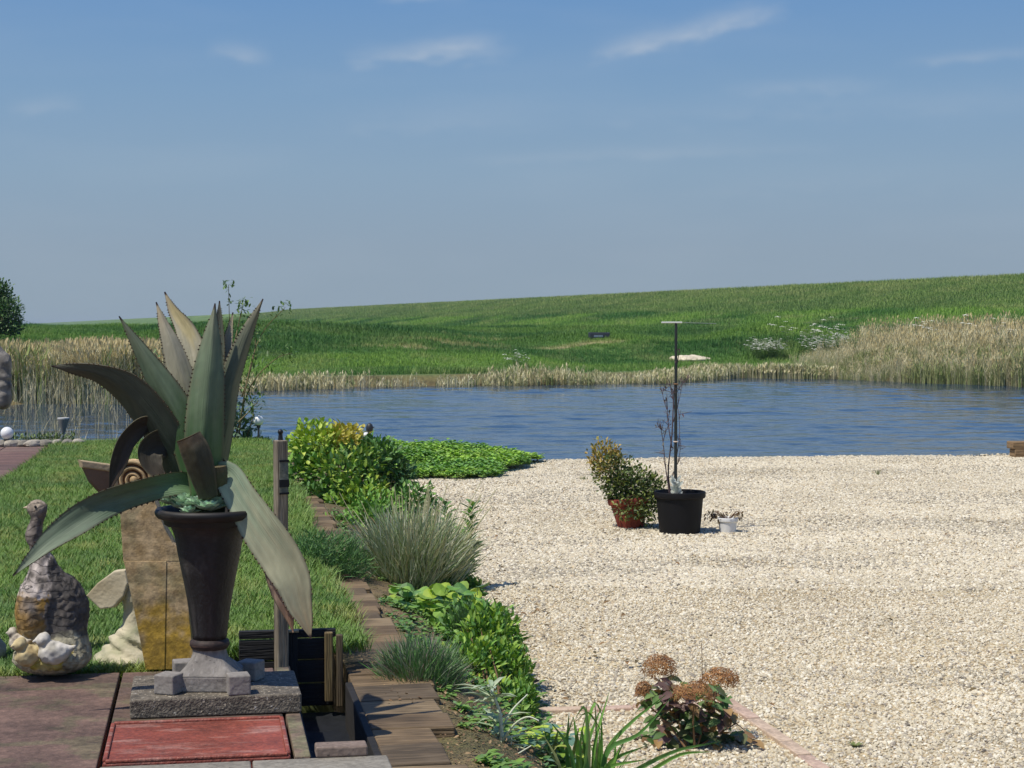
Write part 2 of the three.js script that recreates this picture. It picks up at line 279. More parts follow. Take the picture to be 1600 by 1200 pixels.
// ---------------------------------------------------------------- terrace, lawn, path, bed, gravel yard
const T = 0.45;
const stoneMat = (c, o = {}) => std({ color: new THREE.Color().setRGB(...c), map: TX.grain, bumpMap: TX.grainB, bumpScale: 0.003, roughness: 0.9, ...o });
{
  const terrace = thing('terrace', 'raised terrace of brown and red paving slabs', 'terrace', V(0, 0, 0)); delete terrace.userData.category; terrace.userData.kind = 'structure';
  mesh('foundation', uvM(new THREE.BoxGeometry(3.5, 0.45, 2.63).translate(-1.455, 0.178, -4.93)), stoneMat(S(96, 88, 78)), terrace);
  const slabTex = tex(512, (u, v) => { const a = tf(u, v, 5, 9, 41, 5), b = tf(u, v, 60, 60, 45, 3), m = tf(u, v, 9, 9, 48, 4); let k = 0.86 + 0.6 * (a - 0.5) + 0.34 * (b - 0.5); const s = vn(u * 200, v * 200, 200, 200, 2); if (s > 0.95) k += 0.22; return mixc([158 * k, 138 * k, 126 * k], [150 * k, 146 * k, 120 * k], sstep(0.5, 0.72, m)); }, true);
  const slabMat = (c) => std({ color: new THREE.Color().setRGB(...c), map: tb(slabTex, 1.2), bumpMap: tb(TX.grainB, 1.6), bumpScale: 0.004, roughness: 0.85 });
  const mA = slabMat([0.6, 0.5, 0.46]), mB = slabMat([0.54, 0.47, 0.42]), mC = slabMat([0.78, 0.74, 0.64]);
  const slab = (x0, x1, z0, z1, m, dy = 0, tilt = 0) => { const o = mesh('paving_slab', rbox(x1 - x0 - 0.007, 0.047, z1 - z0 - 0.007, 0.005), m, terrace); o.position.set((x0 + x1) / 2, T - 0.0235 + dy, (z0 + z1) / 2); o.rotation.z = tilt; return o; };
  slab(-0.9, -0.293, -5.965, -4.42, mA, 0, 0.001); slab(-0.9, -0.293, -6.235, -5.97, mB, -0.002); slab(-1.6, -0.905, -5.965, -4.42, mB, 0.001); slab(-1.6, -0.905, -6.235, -5.97, mA); slab(-3.2, -1.605, -6.235, -4.42, mA);
  slab(-0.289, 0.236, -5.965, -5.412, mB, -0.001, -0.001); slab(-0.289, 0.236, -6.235, -5.97, mA, -0.003);
  const strip = slab(0.238, 0.291, -6.235, -4.915, mC, -0.002);
  // red tile with a worn raised edge
  const redTex = tex(512, (u, v) => { const a = tf(u, v, 3, 7, 61, 5), b = tf(u, v, 50, 60, 64, 3), s = tf(u, v, 4, 14, 66, 4); const k = 0.7 + 0.35 * (a - 0.5) + 0.3 * (b - 0.5); return mixc([192 * k, 100 * k, 78 * k], [214 * k, 150 * k, 132 * k], sstep(0.52, 0.74, s)); }, true);
  const red = mesh('red_tile', rbox(0.515, 0.05, 0.485, 0.008, 3), std({ map: tb(redTex, 1.9), bumpMap: tb(TX.grainB, 1.4), bumpScale: 0.004, roughness: 0.55 }), terrace); red.position.set(-0.026, T - 0.025 + 0.001, -5.165);
  for (const [x, z, w, d] of [[-0.026, -5.4, 0.5, 0.014], [-0.026, -4.93, 0.5, 0.014], [-0.277, -5.165, 0.014, 0.455], [0.225, -5.165, 0.014, 0.455]]) { const e = mesh('tile_rim', rbox(w, 0.012, d, 0.005, 2), red.material, terrace); e.position.set(x, T + 0.003, z); }
  // grey edging slabs in front of the pit and the tile
  const eg = stoneMat(S(150, 146, 136));
  for (const [x0, x1] of [[-0.29, 0.12], [0.124, 0.5]]) { const e = mesh('edging_slab', rbox(x1 - x0, 0.06, 0.46, 0.006), eg, terrace); e.position.set((x0 + x1) / 2, T - 0.034, -4.675); }
  mesh('edging_slab', rbox(0.21, 0.4, 0.4, 0.005), stoneMat(S(120, 112, 100)), terrace).position.set(0.4, 0.176, -4.71);
  mesh('loose_brick', rbox(0.145, 0.03, 0.07, 0.006), stoneMat(S(140, 124, 114)), terrace).position.set(0.372, T + 0.011, -4.93);
}
const lawnTop = (x, z) => lerp(0.425, 0.33, clamp((-z - 6.3) / 13, 0, 1)) + noise(x * 0.8, z * 0.8) * 0.012;
const lawnR = (z) => z > -6.68 ? -0.17 : 0.545 + 0.05 * noise(z * 1.3, 2) + (z < -9 ? 0.1 * sstep(9, 13, -z) : 0);
{
  const P = [], C = [], I = [], zs = [], us = []; for (let z = -6.24; z > -20.4; z -= z > -6.7 ? 0.055 : 0.16) zs.push(z); for (let k = 0; k <= 24; k++) us.push(k / 24);
  for (const z of zs) { const r = lawnR(z), l = z > -14 ? -6 : -1.62; us.forEach((u, k) => { const x = lerp(l, r, u), e = k === 0 || k === 24 || z === zs[0] || z === zs.at(-1); P.push(x, e ? -0.05 : lawnTop(x, z) - 0.01, z); C.push(...mixc(S(84, 100, 44), S(104, 104, 58), clamp(0.4 + fbm(x * 1.4, z * 1.4) * 1.6, 0, 1))); }); }
  const n = us.length; for (let j = 0; j < zs.length - 1; j++) for (let i = 0; i < n - 1; i++) { const a = j * n + i; I.push(a, a + 1, a + n, a + 1, a + n + 1, a + n); }
  const g = new THREE.BufferGeometry(); g.setAttribute('position', new THREE.Float32BufferAttribute(P, 3)); g.setAttribute('color', new THREE.Float32BufferAttribute(C, 3)); g.setIndex(I); g.computeVertexNormals(); uvM(g);
  struct('lawn', g, std({ vertexColors: true, map: tb(TX.ground, 2) }), 'strip of mown lawn between the terrace and the pond');
  // grass on it
  const r = rng(11), m = new MB(), w = [1, 1, 1];
  for (let k = 0; k < 13; k++) { const a = r() * 6.283, q = Math.sqrt(r()) * 0.05, l = 0.03 + r() * 0.035, b = r() * 6.283; m.blade(V(Math.cos(a) * q, -0.005, Math.sin(a) * q), V(Math.cos(b) * 0.35, 1, Math.sin(b) * 0.35), V(Math.cos(b) * 0.4, -0.12, Math.sin(b) * 0.4), l, 0.0042, mulc(w, 0.8 + r() * 0.4), 2); }
  const L = [];
  for (let k = 0; k < 52000; k++) {
    const z = -6.27 - 14 * Math.pow(r(), 1.25), x = lerp(z > -14 ? -2.6 : -1.62, lawnR(z) + 0.04, r()); if (x < -2.6) continue;
    const n = fbm(x * 1.1, z * 0.9, 4, 4), y = fbm(x * 4, z * 4, 8, 2); let c = mixc(S(112, 148, 46), S(82, 124, 34), clamp(0.5 + n * 1.8, 0, 1)); c = mixc(c, S(180, 176, 92), clamp(y * 1.5 - 0.05 + (r() < 0.1 ? 0.5 : 0), 0, 0.75));
    L.push([M4(V(x, lawnTop(x, z) - 0.01, z), r() * 6.28, (0.75 + r() * 0.6) * (1 + 0.03 * (-z - 6))), mulc(c, 0.85 + r() * 0.3)]);
  }
  stuff('lawn_grass', m.geo(), leafy(0.25, 0.6), L, 'short mown grass growing on the lawn');
}
{ // brown paved path left of the lawn, and the far stone kerb with plants
  const pth = thing('garden_path', 'brown paved path along the left side of the lawn', 'path'); delete pth.userData.category; pth.userData.kind = 'structure';
  mesh('path_base', uvM(new THREE.BoxGeometry(4.3, 0.36, 6).translate(-3.79, 0.12, -17)), stoneMat(S(110, 96, 90)), pth);
  const m = [stoneMat(S(128, 100, 92)), stoneMat(S(118, 94, 88)), stoneMat(S(134, 110, 100))], r = rng(3);
  for (let i = 0; i < 5; i++) for (let j = 0; j < 7; j++) { const o = mesh('paving_slab', rbox(0.492, 0.04, 0.792, 0.005), m[Math.floor(r() * 3)], pth); o.position.set(-1.89 - i * 0.5, 0.318 + r() * 0.003, -14.6 - j * 0.8); }
}
const PATHY = (z) => 0.345 - 0.045 * sstep(7, 9.5, -z);
const bedR = (z) => -z < 7.3 ? 1.42 : lerp(1.45, 2.1, clamp((-z - 7.3) / 11, 0, 1)) + 0.06 * noise(z * 0.9, 4);
const bedY = (x, z) => { const r = bedR(z); return lerp(PATHY(z) - 0.025, -0.03, sstep(0.8, r + 0.05, x)) + noise(x * 3, z * 3) * 0.02; };
{
  const P = [], C = [], I = [], zs = [], N = 26; for (let z = -4.2; z > -19.6; z -= 0.1) zs.push(z);
  for (const z of zs) for (let k = 0; k <= N; k++) { const x = lerp(0.53, bedR(z) + 0.12, k / N); P.push(x, bedY(x, z), z); C.push(...mixc(S(150, 128, 92), S(112, 106, 64), clamp(0.5 + fbm(x * 5, z * 5) * 2, 0, 1))); }
  for (let j = 0; j < zs.length - 1; j++) for (let i = 0; i < N; i++) { const a = j * (N + 1) + i; I.push(a, a + 1, a + N + 1, a + 1, a + N + 2, a + N + 1); }
  const g = new THREE.BufferGeometry(); g.setAttribute('position', new THREE.Float32BufferAttribute(P, 3)); g.setAttribute('color', new THREE.Float32BufferAttribute(C, 3)); g.setIndex(I); g.computeVertexNormals(); uvM(g);
  struct('flower_bed', g, std({ vertexColors: true, map: tb(TX.ground, 3), bumpMap: tb(TX.grainB, 2), bumpScale: 0.02 }), 'brown earth of the planted bed beside the gravel yard');
  // crumbs, bark and dead leaves
  const r = rng(19), m = new MB(); m.leaf(V(0, 0, 0), V(1, 0.15, 0), V(0, 1, 0), 0.03, 0.017, [1, 1, 1], 0.2, 0.1); const L = [];
  for (let k = 0; k < 5200; k++) { const z = -4.9 - 9 * r() * r(), x = lerp(0.62, bedR(z) + 0.06, r()), c = r() < 0.3 ? S(150, 126, 92) : r() < 0.5 ? S(118, 92, 66) : S(104, 88, 62); L.push([M4(V(x, bedY(x, z) + 0.006 + r() * 0.012, z), r() * 6.28, 0.25 + r() * r() * 0.7, r() - 0.5, r() - 0.5), mulc(c, 0.8 + r() * 0.5)]); }
  stuff('leaf_litter', m.geo(), std({ side: THREE.DoubleSide }), L, 'dead leaves and bark crumbs lying on the bed earth');
}
{ // path of old sleepers laid across
  const pth = thing('sleeper_path', 'path of worn timber sleepers laid crosswise beside the bed', 'path'); delete pth.userData.category; pth.userData.kind = 'structure';
  const ms = [S(138, 118, 90), S(120, 102, 78), S(146, 128, 100), S(112, 98, 78)].map((c) => std({ color: new THREE.Color().setRGB(...c), map: tb(TX.wood, 2.2), bumpMap: tb(TX.woodB, 2.2), bumpScale: 0.006, roughness: 0.9 })), r = rng(7);
  mesh('path_bed', uvM(new THREE.BoxGeometry(0.33, 0.3, 15.2).translate(0.705, 0.09, -12.1)), std({ color: new THREE.Color().setRGB(...S(84, 70, 52)), map: TX.ground }), pth);
  let z = -4.55, i = 0;
  while (z > -19.4) {
    const d = 0.17 + r() * 0.09, far = sstep(8, 13, -z), x0 = 0.522 + far * 0.08, x1 = 0.80 + far * 0.08 + (r() - 0.5) * 0.05 - (z > -5.6 ? 0.06 : 0);
    const g = rough(uvM(new RoundedBoxGeometry(x1 - x0, 0.07, d - 0.006, 3, 0.008), r() * 3, r() * 3), 0.004, 14, r() * 50), o = mesh('sleeper', g, ms[i++ % 4], pth);
    o.position.set((x0 + x1) / 2, PATHY(z) - 0.032 + (r() - 0.5) * 0.008 + (z > -5.75 ? 0.006 : 0), z - d / 2); o.rotation.set((r() - 0.5) * 0.03, (r() - 0.5) * 0.05, (r() - 0.5) * 0.03); z -= d;
  }
  const e = mesh('edge_board', rough(uvM(new RoundedBoxGeometry(0.024, 0.38, 1.35, 3, 0.004)), 0.002, 9), std({ color: new THREE.Color().setRGB(...S(44, 42, 40)), map: tb(TX.wood, 2) }), pth); e.position.set(0.511, 0.162, -5.72);  // board coloured near-black: the urn shade over the pit is put into its colour
}
{ // sunken pit between terrace and path, lined with dark sheet
  const p = thing('sunken_pit', 'dark sheet lined pit sunk between the terrace and the sleepers', 'pit'); delete p.userData.category; p.userData.kind = 'structure';
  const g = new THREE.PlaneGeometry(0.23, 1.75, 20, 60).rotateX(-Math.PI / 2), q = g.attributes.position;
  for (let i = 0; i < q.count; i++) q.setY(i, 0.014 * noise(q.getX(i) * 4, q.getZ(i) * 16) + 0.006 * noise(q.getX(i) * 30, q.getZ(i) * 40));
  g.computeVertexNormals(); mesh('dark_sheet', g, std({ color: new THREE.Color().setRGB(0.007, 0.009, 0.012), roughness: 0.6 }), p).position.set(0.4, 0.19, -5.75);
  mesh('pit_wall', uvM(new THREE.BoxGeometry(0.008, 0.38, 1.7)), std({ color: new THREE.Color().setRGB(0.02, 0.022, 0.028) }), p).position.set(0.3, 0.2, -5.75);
}
{ // gravel yard
  const P = [], C = [], I = [], zs = [], N = 60; for (let z = -3.6; z > -21.22; z -= 0.22) zs.push(z); zs.push(-21.24);
  const yy = (x, z) => noise(x * 0.5, z * 0.5) * 0.02 + noise(x * 1.7, z * 1.7, 3) * 0.008;
  zs.forEach((z, j) => { for (let k = 0; k <= N; k++) { const x = lerp(bedR(z) - 0.12, 30, (k / N) ** 1.7); P.push(x, j === zs.length - 1 ? -0.5 : yy(x, z), z); C.push(...mixc(S(210, 198, 170), S(190, 178, 152), clamp(0.5 + fbm(x * 0.5, z * 0.5) * 1.5, 0, 1))); } });
  for (let j = 0; j < zs.length - 1; j++) for (let i = 0; i < N; i++) { const a = j * (N + 1) + i; I.push(a, a + 1, a + N + 1, a + 1, a + N + 2, a + N + 1); }
  const g = new THREE.BufferGeometry(); g.setAttribute('position', new THREE.Float32BufferAttribute(P, 3)); g.setAttribute('color', new THREE.Float32BufferAttribute(C, 3)); g.setIndex(I); g.computeVertexNormals(); uvM(g);
  const gt = tex(1024, (u, v) => { const n = vn(u * 190, v * 190, 190, 190, 91), b = vn(u * 110, v * 110, 110, 110, 93), d = tf(u, v, 6, 6, 95, 4); const k = 0.62 + 0.4 * n + 0.16 * (b - 0.5) + 0.16 * (d - 0.5); return [215 * k, 206 * k, 190 * k]; }, true, 225), gb = tex(1024, (u, v) => 0.7 * vn(u * 190, v * 190, 190, 190, 91) + 0.3 * vn(u * 110, v * 110, 110, 110, 93), false); gt.repeat.set(0.45, 0.45); gb.repeat.set(0.45, 0.45);
  struct('gravel_yard', g, std({ vertexColors: true, map: gt, bumpMap: gb, bumpScale: 0.012, roughness: 0.95 }), 'wide yard of pale crushed gravel reaching the pond');
  const r = rng(23), s = new THREE.IcosahedronGeometry(1, 0), q = s.attributes.position, key = new Map();
  for (let i = 0; i < q.count; i++) { const k = [q.getX(i), q.getY(i), q.getZ(i)].map((t) => t.toFixed(3)).join(); if (!key.has(k)) key.set(k, 0.72 + r() * 0.5); const f = key.get(k); q.setXYZ(i, q.getX(i) * f, q.getY(i) * f * 0.7, q.getZ(i) * f); }
  s.computeVertexNormals(); const L = [];
  const put = (x, z, sc) => { const n = fbm(x * 0.7, z * 0.7, 6, 3), t = r(); let c = mixc(S(220, 209, 182), S(190, 179, 153), clamp(r() * 0.8 + n * 1.2, 0, 1)); if (t < 0.09) c = S(168, 158, 142); else if (t < 0.14) c = S(208, 190, 158); else if (t < 0.3) c = S(232, 224, 202); else if (t > 0.985) c = S(120, 112, 100); if (fbm(x * 0.35, z * 0.8, 14, 4) + 0.6 * n < -0.12 && r() < 0.32) c = mulc(mixc(c, S(150, 142, 126), 0.5), 0.84); L.push([M4(V(x, yy(x, z) + sc * 0.25, z), r() * 6.28, sc * (0.75 + r() * 0.6), (r() - 0.5) * 1.2, (r() - 0.5) * 1.2), c]); };
  for (let k = 0; k < 520000; k++) {
    const D = 5.6 + 16.8 * Math.pow(r(), 0.95), lat = (r() - 0.5) * D * 0.72 + 0.25, x = RIGHT.x * lat + FWD.x * D, z = RIGHT.z * lat + FWD.z * D;
    if (z < -21.2 || x < bedR(z) - 0.03) continue;
    const w = noise(x * 0.9, z * 0.9, 7); if (w < -0.2 && r() < 0.3) continue;
    put(x, z, (D < 11 ? 0.0056 + r() * r() * 0.0075 : 0.0085 + r() * 0.006));
  }
  for (let k = 0; k < 500; k++) put(2.3 + r() * 9, -21.18 + (r() - 0.5) * 0.06, 0.012 + r() * 0.01);
  stuff('gravel_stones', s, std({ roughness: 0.95 }), L, 'loose pale stones of the gravel yard');
}
{ // pinkish brick kerb flush in the gravel
  const k = thing('brick_kerb', 'faint pinkish brick kerb lying flush in the gravel round the hydrangea', 'kerb'); const m = [stoneMat(S(206, 180, 162)), stoneMat(S(198, 172, 152)), stoneMat(S(210, 188, 166))], r = rng(31);
  for (let x = 1.5; x < 2.2; x += 0.212) { const o = mesh('brick', rbox(0.205, 0.06, 0.062, 0.006), m[Math.floor(r() * 3)], k); o.position.set(x, -0.025 + r() * 0.008, -7.37); o.rotation.y = (r() - 0.5) * 0.03; }
  for (let z = -7.36; z < -4.6; z += 0.212) { const o = mesh('brick', rbox(0.062, 0.06, 0.205, 0.006), m[Math.floor(r() * 3)], k); o.position.set(2.255, -0.021 + r() * 0.008, z); o.rotation.y = (r() - 0.5) * 0.03; }
}

// split the large flat faces of a plate so that it can carry colour
function denser(g) { let q = g.index ? g.toNonIndexed() : g; for (let s = 0; s < 9; s++) { const p = q.attributes.position.array, n = q.attributes.normal.array, P = [], N = []; const A = (i, j, a) => [(a[i] + a[j]) / 2, (a[i + 1] + a[j + 1]) / 2, (a[i + 2] + a[j + 2]) / 2], O = (i, a) => [a[i], a[i + 1], a[i + 2]]; for (let i = 0; i < p.length; i += 9) { const e = [0, 3, 6].map((k) => { const l = (k + 3) % 9; return Math.hypot(p[i + k] - p[i + l], p[i + k + 1] - p[i + l + 1], p[i + k + 2] - p[i + l + 2]); }), m = Math.max(...e), k = e.indexOf(m) * 3, a = i + k, b = i + (k + 3) % 9, c = i + (k + 6) % 9; if (m < 0.02) { for (const v of [a, b, c]) { P.push(...O(v, p)); N.push(...O(v, n)); } } else { const mp = A(a, b, p), mn = A(a, b, n); for (const [x, y] of [[a, c], [c, b]]) { if (y === c) { P.push(...mp, ...O(c, p), ...O(a, p)); N.push(...mn, ...O(c, n), ...O(a, n)); } else { P.push(...mp, ...O(b, p), ...O(c, p)); N.push(...mn, ...O(b, n), ...O(c, n)); } } } } q = new THREE.BufferGeometry(); q.setAttribute('position', new THREE.Float32BufferAttribute(P, 3)); q.setAttribute('normal', new THREE.Float32BufferAttribute(N, 3)); } return q; }

// ---------------------------------------------------------------- agave in its urn on the slab
const DA = 5.54;   // how far ahead the urn stands
const URN = at(328, 1050, DA); URN.y = 0.51;
{
  const s = mesh('concrete_slab', paint(rough(rbox(0.522, 0.06, 0.38, 0.006, 5), 0.0012, 30), () => [1, 1, 1]), std({ color: new THREE.Color().setRGB(...S(176, 170, 160)), map: tb(tex(512, (u, v) => { const a = tf(u, v, 50, 50, 3, 3), s1 = vn(u * 70, v * 70, 70, 70, 6), l = tf(u, v, 6, 6, 9, 4); let k = 0.5 + 0.5 * a + 0.35 * (l - 0.5); if (s1 > 0.86) k += 0.5; return [206 * k, 198 * k, 184 * k]; }, true), 2), bumpMap: tb(TX.grainB, 2.2), bumpScale: 0.006 }));
  s.position.set(0.028, 0.48, -5.655); s.rotation.y = 0.01; s.userData = { label: 'grey speckled concrete slab on the terrace carrying the dark urn', category: 'slab' };
}
{
  const urn = thing('garden_urn', 'tall dark urn with grey square foot standing on the speckled slab', 'urn', URN.clone());
  const ironT = tex(512, (u, v) => { const a = tf(u, v, 24, 5, 101, 5), b = tf(u, v, 50, 50, 104, 3), l = tf(u, v, 9, 4, 107, 4); const k = 0.55 + 0.6 * (a - 0.3) + 0.3 * (b - 0.5); return mixc([150 * k, 150 * k, 152 * k], [214, 208, 196], sstep(0.56, 0.8, l) * 0.75); }, true);
  const iron = std({ color: new THREE.Color().setRGB(0.115, 0.112, 0.115), map: ironT, roughness: 0.55, bumpMap: TX.grainB, bumpScale: 0.002 });
  const P = (a) => a.map(([x, y]) => new THREE.Vector2(x, y));
  mesh('bowl', new THREE.LatheGeometry(P([[0, 0.15], [0.052, 0.15], [0.055, 0.17], [0.061, 0.22], [0.07, 0.28], [0.08, 0.335], [0.091, 0.39], [0.099, 0.43], [0.104, 0.46], [0.109, 0.485], [0.118, 0.508], [0.132, 0.525], [0.142, 0.535]]), 56), iron, urn);
  mesh('rim', new THREE.LatheGeometry(P([[0.142, 0.534], [0.16, 0.54], [0.168, 0.55], [0.169, 0.56], [0.164, 0.568], [0.152, 0.568], [0.147, 0.56], [0.14, 0.52], [0.132, 0.515]]), 56), std({ color: new THREE.Color().setRGB(0.10, 0.085, 0.075), map: ironT, roughness: 0.6 }), urn);
  const soil = new THREE.CircleGeometry(0.143, 24).rotateX(-Math.PI / 2).translate(0, 0.535, 0); mesh('soil', uvM(soil), std({ color: new THREE.Color().setRGB(...S(86, 70, 54)), map: TX.ground }), urn);
  mesh('collar', new THREE.LatheGeometry(P([[0.042, 0.12], [0.057, 0.124], [0.063, 0.136], [0.061, 0.148], [0.05, 0.156]]), 40), std({ color: new THREE.Color().setRGB(...S(134, 104, 92)), map: ironT, roughness: 0.7 }), urn);
  const grey = stoneMat(S(152, 148, 144));
  // square foot that sweeps out to a block with claw corners
  const fg = new THREE.CylinderGeometry(1, 1, 1, 48, 8), q = fg.attributes.position;
  for (let i = 0; i < q.count; i++) { const t = q.getY(i) + 0.5, x = q.getX(i), z = q.getZ(i), r = Math.hypot(x, z), a = Math.atan2(z, x), sq = 1 / Math.max(Math.abs(Math.cos(a)), Math.abs(Math.sin(a))), w = lerp(0.092, 0.052, 1 - (1 - t) ** 2) * lerp(sq, 1, sstep(0, 0.9, t)) * (r > 0.5 ? 1 : 0); q.setXYZ(i, Math.cos(a) * w, 0.05 + t * 0.074, Math.sin(a) * w); }
  fg.computeVertexNormals(); mesh('foot', uvM(fg), grey, urn);
  const base = mesh('base_block', rough(rbox(0.185, 0.05, 0.185, 0.006, 4), 0.001, 20), grey, urn); base.position.y = 0.025;
  for (const [a, b] of [[-1, 1], [1, 1], [-1, -1], [1, -1]]) { const c = mesh('corner_block', rough(rbox(0.07, 0.062, 0.07, 0.006, 3), 0.001, 20), grey, urn); c.position.set(a * 0.108, 0.031, b * 0.108 - 0.01); c.rotation.y = Math.PI / 4 * 0.4 * a * b; }
  urn.rotation.y = -0.2;
}
{
  const ag = thing('agave', 'large grey green agave with long arching leaves growing in the dark urn', 'agave', V(URN.x, 1.045, URN.z));
  const O = ag.position, mat = new THREE.MeshPhysicalMaterial({ vertexColors: true, side: THREE.DoubleSide, roughness: 0.66, bumpMap: TX.woodB.clone(), bumpScale: 0.0012 });
  const m2 = mat.clone(); mat.bumpMap.repeat.set(1, 1);
  const SC = FPX / DA;
  // points: u, v, metres further away, width in photo pixels, turn of the blade in degrees
  function agLeaf(pts, { ch = 0.18, th = 0.11, base = S(86, 118, 88), mid = S(124, 136, 122), tip = S(150, 140, 118), edge = S(104, 98, 74), seed = 1, name = 'leaf', label, spine = true, yellow = 0, flatEnd = false } = {}) {
    const P = pts.map((p) => at(p[0], p[1], DA + p[2])), cv = new THREE.CatmullRomCurve3(P, false, 'centripetal'), n = pts.length - 1, NS = 44, NK = 12, mb = new MB(), r = rng(seed), uv = [];
    const ip = (t, c) => { const f = clamp(t * n, 0, n - 1e-6), k = Math.floor(f), q = f - k, g = (i) => pts[clamp(i, 0, n)][c]; const a = g(k - 1), b = g(k), d = g(k + 1), e = g(k + 2); return b + 0.5 * q * (d - a + q * (2 * a - 5 * b + 4 * d - e + q * (3 * (b - d) + e - a))); };
    const rows = [[], []]; const edgeL = [];
    for (let s = 0; s <= NS; s++) {
      const t = s / NS, C = cv.getPoint(t), Tn = cv.getTangent(t), view = V(0, EYE, 0).sub(C).normalize(), Sd = V().crossVectors(Tn, view).normalize(), N = V().crossVectors(Sd, Tn).normalize(), tw = ip(t, 4) * Math.PI / 180, w = Math.max(0.0012, Math.max(0, ip(t, 3)) / SC / Math.max(0.4, Math.cos(tw)) / 2);
      const Lx = Sd.clone().multiplyScalar(Math.cos(tw)).addScaledVector(N, Math.sin(tw)), Nx = N.clone().multiplyScalar(Math.cos(tw)).addScaledVector(Sd, -Math.sin(tw));
      const wave = noise(t * 6, seed * 3.3) * 0.06;
      for (const side of [0, 1]) {
        const row = [];
        for (let k = 0; k <= NK; k++) {
          const a = k / NK * 2 - 1, h = -ch * 2 * w * (1 - Math.abs(a) ** 1.35) + wave * w * a, thick = side ? -(th * w * 2 * (1 - a * a) + 0.004) : 0;
          const q = C.clone().addScaledVector(Lx, a * w).addScaledVector(Nx, h + thick + w * 0.05 * noise(a * 3, t * 7, seed));
          const fr = fbm(a * 4 + seed, t * 3, seed, 3), st = noise(a * 14, t * 2.5, seed + 4);
          let c = mixc(base, mid, sstep(0.05, 0.55, t + fr * 0.3)); c = mixc(c, tip, sstep(0.62, 1.0, t + fr * 0.25)); c = mulc(c, 1 + st * 0.22 + fr * 0.25);
          if (yellow) c = mixc(c, S(196, 172, 74), yellow * sstep(0.1, 0.5, 1 - Math.hypot((t - 0.72) * 3.4, a - 0.1) + fr * 0.6));
          c = mixc(c, S(132, 124, 96), sstep(0.25, 0.5, fbm(a * 2.2, t * 9, seed + 9, 3)) * 0.3); c = mulc(c, 1 + 0.22 * noise(a * 9, t * 22, seed + 2));
          if (Math.abs(a) > 0.9) c = mixc(c, edge, 0.7); if (t > 0.965 && spine) c = S(58, 42, 34);
          row.push(mb.vv(q.sub(O), c)); uv.push(t * 1.2, a * w * 6);
        }
        rows[side].push(row);
      }
    }
    for (let s = 0; s < NS; s++) for (let k = 0; k < NK; k++) { const [F, B] = rows; mb.q(F[s][k], F[s][k + 1], F[s + 1][k + 1], F[s + 1][k]); mb.q(B[s][k], B[s + 1][k], B[s + 1][k + 1], B[s][k + 1]); }
    for (let s = 0; s < NS; s++) for (const k of [0, NK]) mb.q(rows[0][s][k], rows[0][s + 1][k], rows[1][s + 1][k], rows[1][s][k]);
    for (const s of [0, NS]) for (let k = 0; k < NK; k++) mb.q(rows[0][s][k], rows[1][s][k], rows[1][s][k + 1], rows[0][s][k + 1]);
    const g0 = mb.geo(); g0.setAttribute('uv', new THREE.Float32BufferAttribute(uv, 2));
    const o = mesh(name, g0, mat, ag); if (label) o.userData.label = label;
    // small teeth along both margins
    const tm = new MB(); if (spine) for (let s = 4; s < NS - 4; s++) for (const k of [0, NK]) { if (r() < 0.25) continue; const g = (i) => V(...mb.p.slice(rows[0][i][k] * 3, rows[0][i][k] * 3 + 3)), a = g(s), b = g(s + 1), inn = V(...mb.p.slice(rows[0][s][NK / 2] * 3, rows[0][s][NK / 2] * 3 + 3)), out = a.clone().sub(inn).normalize(), c = S(84, 68, 52), m = a.clone().lerp(b, 0.5).addScaledVector(out, 0.0045); const i0 = tm.vv(a.clone().lerp(b, 0.25), c), i1 = tm.vv(a.clone().lerp(b, 0.75), c), i2 = tm.vv(m, c), i3 = tm.vv(a.clone().lerp(b, 0.5).addScaledVector(out, -0.002).add(V(0.001, 0.001, 0.002)), c); tm.t(i0, i1, i2); tm.t(i0, i3, i2); tm.t(i1, i3, i2); }
    if (tm.i.length) { const tt = mesh('teeth', tm.geo(), vcol(), o); tt.userData.kind = 'stuff'; }
    return o;
  }
  const gr = { base: S(66, 102, 54), mid: S(100, 116, 88), tip: S(116, 120, 96) }, pale = { base: S(104, 120, 86), mid: S(160, 154, 130), tip: S(172, 158, 128) }, dk = { base: S(66, 80, 58), mid: S(76, 82, 66), tip: S(90, 86, 70) };
  // upright leaves, back to front
  agLeaf([[322, 730, 0.03, 28, 0], [313, 640, 0.08, 42, 5], [303, 560, 0.14, 44, 8], [289, 515, 0.18, 32, 12], [270, 485, 0.21, 16, 15], [257, 456, 0.23, 2, 15]], { ...pale, seed: 2, ch: 0.16, yellow: 0.3, label: 'pale leaf with a yellowed upper part' });
  agLeaf([[312, 740, 0.02, 34, -5], [298, 650, 0.04, 44, -8], [283, 590, 0.05, 42, -10], [268, 540, 0.06, 30, -10], [255, 505, 0.07, 16, -8], [244, 472, 0.08, 2, 0]], { ...pale, seed: 3, ch: -0.2 });
  agLeaf([[332, 740, 0.05, 24, 20], [345, 640, 0.08, 28, 25], [350, 570, 0.1, 24, 20], [358, 520, 0.12, 12, 0], [364, 488, 0.13, 2, 0]], { ...pale, seed: 4, ch: 0.1 });
  agLeaf([[326, 740, 0.04, 34, 10], [330, 620, 0.07, 36, 15], [338, 540, 0.09, 26, 10], [342, 500, 0.1, 12, 0], [343, 470, 0.11, 2, 0]], { ...dk, seed: 5, ch: 0.1 });
  agLeaf([[336, 750, 0, 30, -20], [347, 670, -0.01, 36, -30], [358, 600, -0.01, 32, -30], [376, 545, 0, 26, -25], [395, 500, 0.01, 14, -20], [411, 467, 0.02, 2, 0]], { base: S(82, 98, 70), mid: S(100, 106, 84), tip: S(118, 110, 88), seed: 6, ch: -0.3, label: 'brownish leaf leaning right' });
